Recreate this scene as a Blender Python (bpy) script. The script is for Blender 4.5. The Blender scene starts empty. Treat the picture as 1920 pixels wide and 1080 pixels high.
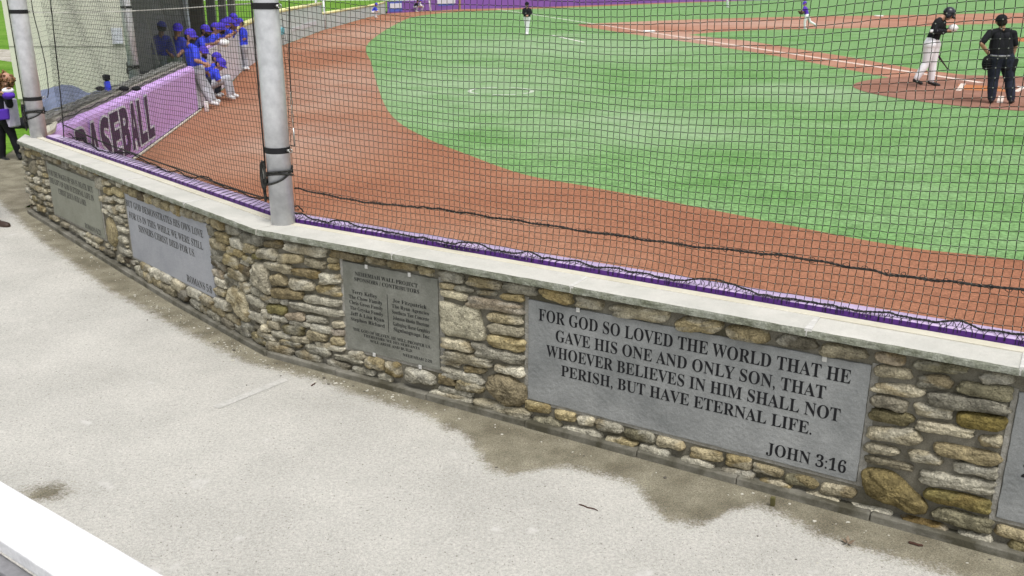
import bpy, math, random
import numpy as np
from math import sin, cos, pi, radians

random.seed(7)
RNG = np.random.default_rng(11)
SC = bpy.context.scene
COL = SC.collection

# ------------------------------------------------------------------ camera
CAM_H, FPX, PITCH = 2.42, 1720.0, math.atan(567 / 1720.0)
cam = bpy.data.cameras.new('camera')
cam.sensor_width = 36
cam.lens = 36 * FPX / 1920
cam.clip_start = 0.05
cam.clip_end = 3000
cam.dof.use_dof = True
cam.dof.focus_distance = 4.9
cam.dof.aperture_fstop = 8.0
camo = bpy.data.objects.new('camera', cam)
camo.location = (0, 0, CAM_H)
camo.rotation_euler = (pi / 2 - PITCH, 0, 0)
COL.objects.link(camo)
SC.camera = camo

# ------------------------------------------------------------------ light: overcast sky and a wide soft sun
SUN_EL, SUN_AZ = radians(64), radians(158)
world = bpy.data.worlds.new('World')
SC.world = world
world.use_nodes = True
nt = world.node_tree
sky = nt.nodes.new('ShaderNodeTexSky')
sky.sky_type = 'NISHITA'
sky.sun_disc = False
sky.sun_elevation = SUN_EL
sky.sun_rotation = SUN_AZ
sky.air_density = 1.0
sky.dust_density = 4.0
sky.ozone_density = 1.0
hs = nt.nodes.new('ShaderNodeHueSaturation')
hs.inputs['Saturation'].default_value = 0.22
nt.links.new(sky.outputs[0], hs.inputs['Color'])
nt.links.new(hs.outputs[0], nt.nodes['Background'].inputs[0])
nt.nodes['Background'].inputs[1].default_value = 0.12
sl = bpy.data.lights.new('sun', 'SUN')
sl.energy = 1.3
sl.angle = radians(22)
sl.color = (1.0, 0.975, 0.94)
so = bpy.data.objects.new('sun', sl)
so.rotation_euler = (pi / 2 - SUN_EL, 0, pi - SUN_AZ)   # the sun stands behind the camera, to the right
COL.objects.link(so)
SC.view_settings.view_transform = 'Standard'
SC.view_settings.look = 'None'
SC.view_settings.exposure = 0.6
SC.view_settings.gamma = 1.0

# ------------------------------------------------------------------ measuring helpers
FW = np.array([0, cos(PITCH), -sin(PITCH)])
UP = np.array([0, sin(PITCH), cos(PITCH)])
EYE = np.array([0, 0, CAM_H])


def ray(px, py):
    return np.array([1.0, 0, 0]) * (px - 960) + UP * (540 - py) + FW * FPX


def at(px, py, y):
    r = ray(px, py)
    return EYE + r * (y / r[1])


def onz(px, py, z=0.0):
    r = ray(px, py)
    return EYE + r * ((z - CAM_H) / r[2])


# the two straight runs of the wall: a corner, along-wall directions and camera-side normals
CORNER = np.array([-1.6834, 5.8370])
DR = np.array([0.85697, -0.51537]); NR = np.array([-0.51537, -0.85697])
DL = np.array([-0.68532, 0.72824]); NL = np.array([-0.72824, -0.68532])


class Frame:
    def __init__(s, d, n):
        s.d, s.n = d, n

    def w(s, a, o, z):
        p = CORNER + s.d * a - s.n * o
        return (p[0], p[1], z)

    def hit(s, px, py, off):
        r = ray(px, py)
        n3 = np.array([s.n[0], s.n[1], 0])
        p0 = np.array([*(CORNER - s.n * off), 0])
        t = ((p0 - EYE) @ n3) / (r @ n3)
        q = EYE + r * t
        return (q[:2] - CORNER) @ s.d, q[2]


FR, FL = Frame(DR, NR), Frame(DL, NL)


def path_z(x, y):
    p = np.array([x, y]) - CORNER
    s = p @ DL
    return 0.034 * max(0.0, s - 1.6) if s < 6 else 0.034 * 4.4


# ------------------------------------------------------------------ materials
def mat(name, base, rough=0.8, var=None, scale=20, detail=6, bump=0.0, bscale=60, spec=0.3, metal=0.0, attr=None,
        fine=None, fscale=400):
    m = bpy.data.materials.new(name)
    m.use_nodes = True
    t = m.node_tree
    b = t.nodes['Principled BSDF']
    b.inputs['Roughness'].default_value = rough
    b.inputs['Specular IOR Level'].default_value = spec
    b.inputs['Metallic'].default_value = metal
    b.inputs['Base Color'].default_value = (*base, 1)
    tc = t.nodes.new('ShaderNodeTexCoord')
    src = None
    if attr:
        a = t.nodes.new('ShaderNodeAttribute')
        a.attribute_name = attr
        src = a.outputs['Color']
    if var is not None:
        n = t.nodes.new('ShaderNodeTexNoise')
        n.inputs['Scale'].default_value = scale
        n.inputs['Detail'].default_value = detail
        n.inputs['Roughness'].default_value = 0.65
        t.links.new(tc.outputs['Object'], n.inputs['Vector'])
        r = t.nodes.new('ShaderNodeValToRGB')
        r.color_ramp.elements[0].position = 0.36
        r.color_ramp.elements[1].position = 0.66
        t.links.new(n.outputs['Fac'], r.inputs['Fac'])
        if src is None:
            r.color_ramp.elements[0].color = (*base, 1)
            r.color_ramp.elements[1].color = (*var, 1)
            src = r.outputs['Color']
        else:
            r.color_ramp.elements[0].color = (*([1 - var] * 3), 1)
            r.color_ramp.elements[1].color = (*([1 + var] * 3), 1)
            mx = t.nodes.new('ShaderNodeMix'); mx.data_type = 'RGBA'; mx.blend_type = 'MULTIPLY'
            mx.inputs['Factor'].default_value = 1
            t.links.new(src, mx.inputs['A']); t.links.new(r.outputs['Color'], mx.inputs['B'])
            src = mx.outputs['Result']
    if fine is not None:
        n2 = t.nodes.new('ShaderNodeTexNoise')
        n2.inputs['Scale'].default_value = fscale
        n2.inputs['Detail'].default_value = 3
        t.links.new(tc.outputs['Object'], n2.inputs['Vector'])
        r2 = t.nodes.new('ShaderNodeValToRGB')
        r2.color_ramp.elements[0].position = 0.3
        r2.color_ramp.elements[1].position = 0.7
        r2.color_ramp.elements[0].color = (*([1 - fine] * 3), 1)
        r2.color_ramp.elements[1].color = (*([1 + fine] * 3), 1)
        t.links.new(n2.outputs['Fac'], r2.inputs['Fac'])
        mx = t.nodes.new('ShaderNodeMix'); mx.data_type = 'RGBA'; mx.blend_type = 'MULTIPLY'
        mx.inputs['Factor'].default_value = 1
        if src is None:
            mx.inputs['A'].default_value = (*base, 1)
        else:
            t.links.new(src, mx.inputs['A'])
        t.links.new(r2.outputs['Color'], mx.inputs['B'])
        src = mx.outputs['Result']
    if src is not None:
        t.links.new(src, b.inputs['Base Color'])
    if bump:
        n3 = t.nodes.new('ShaderNodeTexNoise')
        n3.inputs['Scale'].default_value = bscale
        n3.inputs['Detail'].default_value = 8
        t.links.new(tc.outputs['Object'], n3.inputs['Vector'])
        bp = t.nodes.new('ShaderNodeBump')
        bp.inputs['Strength'].default_value = bump
        bp.inputs['Distance'].default_value = 0.022 if attr else 0.01
        t.links.new(n3.outputs['Fac'], bp.inputs['Height'])
        t.links.new(bp.outputs[0], b.inputs['Normal'])
    return m


M = {}
M['mortar'] = mat('mortar', (.098, .09, .062), .95, (.25, .235, .195), 3.2, 8, .5, 120, .1, fine=.2, fscale=220)
M['footing'] = mat('footing concrete', (.075, .07, .05), .9, (.235, .225, .19), 5, 8, .4, 90, .1, fine=.2)
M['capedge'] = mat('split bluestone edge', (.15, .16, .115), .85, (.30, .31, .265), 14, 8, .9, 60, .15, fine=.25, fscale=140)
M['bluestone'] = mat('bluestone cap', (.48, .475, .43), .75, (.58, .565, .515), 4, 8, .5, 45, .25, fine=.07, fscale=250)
M['bed'] = mat('pale pointing mortar', (.22, .21, .18), .95, (.38, .37, .34), 14, 8, .7, 90, .1, fine=.2)
M['joint'] = mat('cap joint mortar', (.52, .51, .48), .9, (.64, .63, .6), 30, 5, .4, 120, .1)
M['cream'] = mat('cream ledge board', (.56, .525, .41), .8, (.64, .61, .51), 6, 6, .2, 80, .2)
M['pad'] = mat('lilac vinyl padding', (.60, .365, .76), .5, (.66, .42, .82), 2.5, 5, .12, 12, .35, fine=.05, fscale=60)
M['padtop'] = mat('pale lilac vinyl top', (.50, .385, .60), .45, (.60, .47, .68), 5, 5, .1, 14, .5)
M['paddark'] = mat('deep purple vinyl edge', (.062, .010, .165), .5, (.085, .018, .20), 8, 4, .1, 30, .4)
M['plaque_mid'] = mat('grey slate', (.195, .204, .203), .7, (.305, .313, .31), 3, 10, .5, 45, .3, fine=.12, fscale=180)
M['plaque_dark'] = mat('olive slate', (.15, .153, .13), .75, (.23, .233, .205), 5, 9, .4, 60, .25, fine=.15, fscale=200)
M['plaque_pale'] = mat('pale slate', (.29, .302, .33), .7, (.37, .38, .405), 3, 9, .25, 50, .3, fine=.08, fscale=150)
M['plaque_tan'] = mat('tan slate', (.225, .23, .185), .75, (.29, .295, .245), 4, 8, .3, 50, .25, fine=.08, fscale=150)
M['letter'] = mat('engraved black', (.018, .018, .02), .85, spec=.1)
M['letter_soft'] = mat('engraved weathered black', (.07, .07, .065), .9, spec=.1)
M['clip'] = mat('aluminium clip', (.62, .62, .6), .45, metal=.3, spec=.5)
M['stone'] = mat('field stone', (.3, .27, .2), .85, .36, 22, 10, 1.0, 60, .2, attr='tone', fine=.26, fscale=120)
M['galv'] = mat('galvanised steel', (.47, .48, .51), .42, (.70, .71, .74), 7, 11, .10, 60, .5, metal=.2)
M['strap'] = mat('black strap', (.012, .012, .014), .6, spec=.3)
M['rope'] = mat('black rope', (.016, .016, .016), .8, (.05, .05, .045), 60, 2, .6, 200, .2)
M['whiterope'] = mat('pale support rope', (.62, .60, .55), .8)
M['net'] = mat('black netting cord', (.008, .012, .009), .7, spec=.25)
M['knot'] = mat('net knots', (.20, .22, .19), .6, spec=.4)  # glossy highlights on the knots, put into a colour lighter than the cord
M['net_grey'] = mat('grey netting cord', (.10, .10, .095), .6, spec=.5)  # a paler grey than the black netting cord
M['net_fold'] = mat('heaped grey netting', (.20, .20, .185), .9, (.33, .33, .305), 40, 5, .6, 150, .1)
M['steel'] = mat('steel hardware', (.5, .5, .48), .3, metal=.9)
M['white'] = mat('white painted board', (.66, .66, .68), .6, (.84, .84, .85), 5, 9, .25, 70, .3, fine=.08, fscale=90)
M['greyboard'] = mat('grey timber', (.17, .17, .18), .8, (.28, .28, .29), 14, 8, .3, 60, .2)
M['block'] = mat('beige block', (.64, .635, .55), .9, (.70, .69, .60), 1.2, 6, .05, 60, .15, fine=.06, fscale=40)
M['blockjoint'] = mat('block joint', (.34, .34, .29), .9)
M['blockbase'] = mat('stone footing', (.30, .285, .24), .9, (.42, .40, .345), 6, 6, .3, 40, .15)
M['dark'] = mat('dark dugout boards', (.34, .33, .32), .9, (.42, .41, .40), 5, 4, spec=.1)
M['brownwall'] = mat('brown dugout boards', (.17, .155, .13), .9, (.22, .20, .17), 5, 4, spec=.1)
M['greypost'] = mat('grey painted post', (.24, .24, .235), .7)
M['railpad'] = mat('pale lavender padding', (.66, .63, .71), .6, (.74, .71, .78), 2, 5, .1, 20, .3)
M['fence'] = mat('grey green windscreen', (.50, .59, .56), .75, (.60, .65, .65), 0.5, 5, spec=.2)
M['fencewhite'] = mat('pale windscreen panel', (.60, .62, .66), .75, (.66, .67, .70), 1, 4)
M['yellow'] = mat('yellow fence cap', (.72, .68, .30), .6, (.78, .75, .45), 2, 3)
M['ofpurple'] = mat('outfield purple padding', (.20, .09, .36), .6, (.26, .12, .43), .4, 4, spec=.25)
M['banner_blue'] = mat('banner blue', (.09, .14, .55), .6)
M['banner_white'] = mat('banner white', (.70, .72, .80), .6)
M['teal'] = mat('teal banner', (.16, .55, .66), .6)
M['line'] = mat('white field line', (.72, .68, .63), .9, (.80, .77, .73), 20, 5, fine=.1, fscale=60)
M['clayline'] = mat('worn white line on clay', (.62, .50, .43), .9, (.72, .62, .55), 8, 5, fine=.12, fscale=60)
M['chalk'] = mat('chalky scuff', (.42, .412, .38), .95, (.52, .51, .48), 25, 7, fine=.12, fscale=90)
M['letters_purple'] = mat('dark purple block lettering', (.075, .035, .095), .7)
M['faintline'] = mat('worn chalk on turf', (.40, .47, .35), .95, (.62, .64, .57), 1.6, 5)
M['base'] = mat('white base', (.85, .85, .85), .6)
M['debris_pale'] = mat('pale chips', (.52, .5, .43), .9)
M['twig'] = mat('dark twig', (.07, .035, .025), .9)
M['leaf'] = mat('dry leaf', (.15, .11, .075), .8, (.26, .2, .14), 60, 3)
M['mosswood'] = mat('mossy chip', (.11, .10, .04), .9)
M['shirt_blue'] = mat('royal blue jersey', (.04, .06, .62), .8, (.06, .085, .74), 8, 4, spec=.2)
M['blue_dim'] = mat('dimmed blue jersey', (.035, .045, .33), .8, (.05, .06, .42), 8, 4, spec=.2)  # royal blue with the shade inside the dugout put into the colour
M['cap_blue'] = mat('violet blue cap', (.055, .035, .42), .7, (.08, .05, .5), 12, 4, spec=.2)
M['pants_grey'] = mat('light grey trousers', (.40, .41, .46), .85, (.48, .49, .54), 8, 4)
M['pants_white'] = mat('white trousers', (.76, .75, .79), .85, (.82, .81, .84), 7, 4)
M['black'] = mat('black cloth', (.010, .010, .013), .85, (.018, .018, .022), 9, 4, spec=.15)
M['helmet'] = mat('navy black helmet', (.012, .012, .022), .3, spec=.5)
M['navy'] = mat('charcoal navy trousers', (.018, .021, .035), .85, (.028, .032, .05), 9, 4, spec=.15)
M['skin'] = mat('skin', (.40, .22, .15), .6, (.46, .26, .18), 20, 3)
M['skin_dark'] = mat('tanned skin', (.22, .12, .08), .6, (.27, .15, .10), 20, 3)
M['beard'] = mat('dark hair', (.02, .015, .012), .9)
M['hair_curly'] = mat('brown curly hair', (.11, .055, .025), .8, (.26, .14, .06), 30, 4)
M['shoe_white'] = mat('white shoe', (.62, .62, .63), .6)
M['shoe_black'] = mat('black shoe', (.015, .015, .016), .5)
M['shoe_brown'] = mat('brown shoe', (.05, .032, .025), .5)
M['glove_tan'] = mat('tan glove leather', (.10, .065, .03), .7)
M['glove_white'] = mat('white batting glove', (.74, .74, .74), .7)
M['purple'] = mat('purple jersey', (.09, .03, .40), .8)
M['lavender'] = mat('pale lavender cloth', (.36, .33, .46), .85, (.46, .43, .55), 12, 3)
M['eye'] = mat('dark eye', (.01, .008, .008), .4)
M['bat'] = mat('dark bat', (.03, .018, .022), .4, (.05, .03, .035), 10, 3)
M['tarp'] = mat('blue grey cover', (.13, .155, .24), .7, (.19, .22, .32), 2, 5, .3, 8)
M['bottle'] = mat('white plastic', (.72, .70, .68), .5)
M['blackboard_dirt'] = mat('dark gravel', (.1, .09, .075), .9)


def tone_nodes(name, colors, positions, scales, fine, fscale, rough=.95, bump=.3, bscale=120, stretch=None, fine2=None):
    """ground covers: large patches, then speckle, then grain"""
    m = bpy.data.materials.new(name); m.use_nodes = True
    t = m.node_tree; b = t.nodes['Principled BSDF']
    b.inputs['Roughness'].default_value = rough
    b.inputs['Specular IOR Level'].default_value = .12
    tc = t.nodes.new('ShaderNodeTexCoord')
    vec = tc.outputs['Object']
    mp = None
    if stretch:
        mp = t.nodes.new('ShaderNodeMapping'); mp.inputs['Scale'].default_value = stretch
        t.links.new(vec, mp.inputs['Vector'])
    n = t.nodes.new('ShaderNodeTexNoise'); n.inputs['Scale'].default_value = scales; n.inputs['Detail'].default_value = 8
    n.inputs['Roughness'].default_value = .6
    t.links.new(mp.outputs[0] if mp else vec, n.inputs['Vector'])
    r = t.nodes.new('ShaderNodeValToRGB')
    while len(r.color_ramp.elements) < len(colors):
        r.color_ramp.elements.new(.5)
    for e, c, p in zip(r.color_ramp.elements, colors, positions):
        e.color = (*c, 1); e.position = p
    t.links.new(n.outputs['Fac'], r.inputs['Fac'])
    src = r.outputs['Color']
    for f, fs in ((fine, fscale),) + ((fine2,) if fine2 else ()):
        n2 = t.nodes.new('ShaderNodeTexNoise'); n2.inputs['Scale'].default_value = fs; n2.inputs['Detail'].default_value = 4
        n2.inputs['Roughness'].default_value = .7
        t.links.new(vec, n2.inputs['Vector'])
        r2 = t.nodes.new('ShaderNodeValToRGB')
        r2.color_ramp.elements[0].position = .34; r2.color_ramp.elements[1].position = .64
        r2.color_ramp.elements[0].color = (*([1 - f] * 3), 1); r2.color_ramp.elements[1].color = (*([1 + f * .7] * 3), 1)
        t.links.new(n2.outputs['Fac'], r2.inputs['Fac'])
        mx = t.nodes.new('ShaderNodeMix'); mx.data_type = 'RGBA'; mx.blend_type = 'MULTIPLY'; mx.inputs['Factor'].default_value = 1
        t.links.new(src, mx.inputs['A']); t.links.new(r2.outputs['Color'], mx.inputs['B'])
        src = mx.outputs['Result']
    t.links.new(src, b.inputs['Base Color'])
    if bump:
        n3 = t.nodes.new('ShaderNodeTexNoise'); n3.inputs['Scale'].default_value = bscale; n3.inputs['Detail'].default_value = 5
        t.links.new(vec, n3.inputs['Vector'])
        bp = t.nodes.new('ShaderNodeBump'); bp.inputs['Strength'].default_value = bump; bp.inputs['Distance'].default_value = .006
        t.links.new(n3.outputs['Fac'], bp.inputs['Height']); t.links.new(bp.outputs[0], b.inputs['Normal'])
    return m, t, src


M['turf'], _t, _s = tone_nodes('artificial turf', [(.108, .245, .064), (.165, .305, .115), (.235, .355, .18)], [.26, .5, .80], .55, .42, 24,
                               bump=.6, bscale=90, stretch=(.9, 1.0, 1), fine2=(.15, 3.2))
M['lawn'], _t, _s = tone_nodes('natural grass', [(.07, .175, .012), (.115, .245, .022), (.17, .29, .05)], [.3, .5, .72], .5, .3, 14, bump=.5, bscale=40,
                               fine2=(.2, 3))
M['track'], _t, _s = tone_nodes('clay warning track', [(.26, .104, .058), (.325, .15, .088), (.395, .24, .165)], [.3, .5, .76], .20, .42, 60,
                                bump=.5, bscale=160, fine2=(.14, 9))
M['dirt'], _t, _s = tone_nodes('infield clay', [(.30, .13, .08), (.38, .19, .125), (.44, .27, .2)], [.3, .52, .75], .3, .18, 30, bump=.3, fine2=(.1, 4))
M['homedirt'], _t, _s = tone_nodes('home plate clay', [(.22, .105, .07), (.27, .14, .10), (.34, .19, .14)], [.3, .52, .75], .8, .18, 30, bump=.3, fine2=(.1, 4))
M['orange'], _t, _s = tone_nodes('fresh clay', [(.40, .15, .055), (.45, .18, .08)], [.35, .65], 1, .15, 20)
M['gravel'], _t, _s = tone_nodes('pale gravel', [(.3, .28, .22), (.5, .47, .42)], [.35, .65], 3, .3, 20)
M['road'], _t, _s = tone_nodes('pale road', [(.55, .55, .55), (.62, .62, .62)], [.35, .65], .1, .1, 2)


def worn(m, spots, pale, amount, nscale=.6):
    """paler worn-in zones of the surface itself: (x, y, rx, ry) spots with a ragged rim"""
    t = m.node_tree; b = t.nodes['Principled BSDF']
    src = b.inputs['Base Color'].links[0].from_socket
    tc = [n for n in t.nodes if n.type == 'TEX_COORD'][0]
    nz = t.nodes.new('ShaderNodeTexNoise'); nz.inputs['Scale'].default_value = nscale; nz.inputs['Detail'].default_value = 7
    nz.inputs['Roughness'].default_value = .65
    t.links.new(tc.outputs['Object'], nz.inputs['Vector'])
    acc = None
    for (x, y, rx, ry) in spots:
        mp = t.nodes.new('ShaderNodeMapping'); mp.vector_type = 'POINT'
        mp.inputs['Location'].default_value = (-x / rx, -y / ry, 0); mp.inputs['Scale'].default_value = (1 / rx, 1 / ry, 0)
        t.links.new(tc.outputs['Object'], mp.inputs['Vector'])
        ln = t.nodes.new('ShaderNodeVectorMath'); ln.operation = 'LENGTH'
        t.links.new(mp.outputs[0], ln.inputs[0])
        mr = t.nodes.new('ShaderNodeMapRange'); mr.interpolation_type = 'SMOOTHSTEP'
        mr.inputs['From Min'].default_value = 1.0; mr.inputs['From Max'].default_value = .15
        t.links.new(ln.outputs['Value'], mr.inputs['Value'])
        if acc is None:
            acc = mr.outputs[0]
        else:
            mx = t.nodes.new('ShaderNodeMath'); mx.operation = 'MAXIMUM'
            t.links.new(acc, mx.inputs[0]); t.links.new(mr.outputs[0], mx.inputs[1]); acc = mx.outputs[0]
    r = t.nodes.new('ShaderNodeMapRange'); r.inputs['From Min'].default_value = .34; r.inputs['From Max'].default_value = .62
    r.inputs['To Min'].default_value = .35
    t.links.new(nz.outputs['Fac'], r.inputs['Value'])
    mu = t.nodes.new('ShaderNodeMath'); mu.operation = 'MULTIPLY'
    t.links.new(acc, mu.inputs[0]); t.links.new(r.outputs[0], mu.inputs[1])
    mu2 = t.nodes.new('ShaderNodeMath'); mu2.operation = 'MULTIPLY'; mu2.inputs[1].default_value = amount
    t.links.new(mu.outputs[0], mu2.inputs[0])
    mix = t.nodes.new('ShaderNodeMix'); mix.data_type = 'RGBA'
    mix.inputs['B'].default_value = (*pale, 1)
    t.links.new(mu2.outputs[0], mix.inputs['Factor']); t.links.new(src, mix.inputs['A'])
    t.links.new(mix.outputs['Result'], b.inputs['Base Color'])


worn(M['turf'], [(-1.2, 24, 4.6, 11), (7.2, 22.3, 3.2, 3.6), (2, 40, 9, 14), (2.2, 17, 3.4, 4)], (.34, .42, .29), .50, 1.1)
worn(M['track'], [(-4.4, 24, 2.6, 11), (-3.4, 15, 2.2, 4), (-7.5, 55, 4, 25)], (.43, .31, .245), .55, .9)
worn(M['dirt'], [(16, 65, 14, 9), (8.5, 45, 4, 12)], (.46, .33, .27), .6, .5)


def path_material():
    m, t, src = tone_nodes('walkway gravel', [(.41, .40, .365), (.465, .453, .415), (.52, .505, .462)], [.3, .5, .72], 1.4, .25, 210,
                           bump=.6, bscale=150, fine2=(.16, 60))
    b = t.nodes['Principled BSDF']
    tc = [n for n in t.nodes if n.type == 'TEX_COORD'][0]
    # stain along the wall: 'damp' is the signed distance in metres inside the stain's own outline
    a = t.nodes.new('ShaderNodeAttribute'); a.attribute_name = 'damp'
    n = t.nodes.new('ShaderNodeTexNoise'); n.inputs['Scale'].default_value = 14; n.inputs['Detail'].default_value = 9; n.inputs['Roughness'].default_value = .75
    t.links.new(tc.outputs['Object'], n.inputs['Vector'])
    ma = t.nodes.new('ShaderNodeMath'); ma.operation = 'MULTIPLY_ADD'; ma.inputs[1].default_value = .24; ma.inputs[2].default_value = -.12
    t.links.new(n.outputs['Fac'], ma.inputs[0])
    ad = t.nodes.new('ShaderNodeMath'); ad.operation = 'ADD'
    t.links.new(a.outputs['Fac'], ad.inputs[0]); t.links.new(ma.outputs[0], ad.inputs[1])
    nf = t.nodes.new('ShaderNodeTexNoise'); nf.inputs['Scale'].default_value = 90; nf.inputs['Detail'].default_value = 5; nf.inputs['Roughness'].default_value = .8
    t.links.new(tc.outputs['Object'], nf.inputs['Vector'])
    mf = t.nodes.new('ShaderNodeMath'); mf.operation = 'MULTIPLY_ADD'; mf.inputs[1].default_value = .26; mf.inputs[2].default_value = -.13
    t.links.new(nf.outputs['Fac'], mf.inputs[0])
    ad2 = t.nodes.new('ShaderNodeMath'); ad2.operation = 'ADD'
    t.links.new(ad.outputs[0], ad2.inputs[0]); t.links.new(mf.outputs[0], ad2.inputs[1])
    mr = t.nodes.new('ShaderNodeMapRange'); mr.interpolation_type = 'SMOOTHSTEP'
    mr.inputs['From Min'].default_value = -.045; mr.inputs['From Max'].default_value = .06
    t.links.new(ad2.outputs[0], mr.inputs['Value'])
    # dirt colours
    n2 = t.nodes.new('ShaderNodeTexNoise'); n2.inputs['Scale'].default_value = 5; n2.inputs['Detail'].default_value = 7
    t.links.new(tc.outputs['Object'], n2.inputs['Vector'])
    r = t.nodes.new('ShaderNodeValToRGB')
    r.color_ramp.elements[0].position = .35; r.color_ramp.elements[1].position = .68
    r.color_ramp.elements[0].color = (.14, .127, .094, 1); r.color_ramp.elements[1].color = (.24, .224, .172, 1)
    t.links.new(n2.outputs['Fac'], r.inputs['Fac'])
    n4 = t.nodes.new('ShaderNodeTexNoise'); n4.inputs['Scale'].default_value = 160; n4.inputs['Detail'].default_value = 4; n4.inputs['Roughness'].default_value = .75
    t.links.new(tc.outputs['Object'], n4.inputs['Vector'])
    r4 = t.nodes.new('ShaderNodeValToRGB'); r4.color_ramp.elements[0].position = .35; r4.color_ramp.elements[1].position = .7
    r4.color_ramp.elements[0].color = (.62, .62, .62, 1); r4.color_ramp.elements[1].color = (1.7, 1.68, 1.6, 1)
    t.links.new(n4.outputs['Fac'], r4.inputs['Fac'])
    md = t.nodes.new('ShaderNodeMix'); md.data_type = 'RGBA'; md.blend_type = 'MULTIPLY'; md.inputs['Factor'].default_value = 1
    t.links.new(r.outputs['Color'], md.inputs['A']); t.links.new(r4.outputs['Color'], md.inputs['B'])
    # dark specks and pale worn spots of the surface
    v = t.nodes.new('ShaderNodeTexNoise'); v.inputs['Scale'].default_value = 75; v.inputs['Detail'].default_value = 2
    t.links.new(tc.outputs['Object'], v.inputs['Vector'])
    rv = t.nodes.new('ShaderNodeValToRGB'); rv.color_ramp.elements[0].position = .27; rv.color_ramp.elements[1].position = .33
    rv.color_ramp.elements[0].color = (.35, .33, .3, 1); rv.color_ramp.elements[1].color = (1, 1, 1, 1)
    t.links.new(v.outputs['Fac'], rv.inputs['Fac'])
    sp = t.nodes.new('ShaderNodeMix'); sp.data_type = 'RGBA'; sp.blend_type = 'MULTIPLY'; sp.inputs['Factor'].default_value = 1
    t.links.new(src, sp.inputs['A']); t.links.new(rv.outputs['Color'], sp.inputs['B'])
    w = t.nodes.new('ShaderNodeTexNoise'); w.inputs['Scale'].default_value = 4.2; w.inputs['Detail'].default_value = 7; w.inputs['Distortion'].default_value = .1
    t.links.new(tc.outputs['Object'], w.inputs['Vector'])
    rw = t.nodes.new('ShaderNodeValToRGB'); rw.color_ramp.elements[0].position = .665; rw.color_ramp.elements[1].position = .72
    rw.color_ramp.elements[0].color = (0, 0, 0, 1); rw.color_ramp.elements[1].color = (.7, .7, .7, 1)
    t.links.new(w.outputs['Fac'], rw.inputs['Fac'])
    pw = t.nodes.new('ShaderNodeMix'); pw.data_type = 'RGBA'
    pw.inputs['B'].default_value = (.56, .55, .52, 1)
    t.links.new(rw.outputs['Color'], pw.inputs['Factor']); t.links.new(sp.outputs['Result'], pw.inputs['A'])
    mx = t.nodes.new('ShaderNodeMix'); mx.data_type = 'RGBA'
    t.links.new(mr.outputs[0], mx.inputs['Factor'])
    t.links.new(pw.outputs['Result'], mx.inputs['A']); t.links.new(md.outputs['Result'], mx.inputs['B'])
    t.links.new(mx.outputs['Result'], b.inputs['Base Color'])
    return m


M['path'] = path_material()


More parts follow.
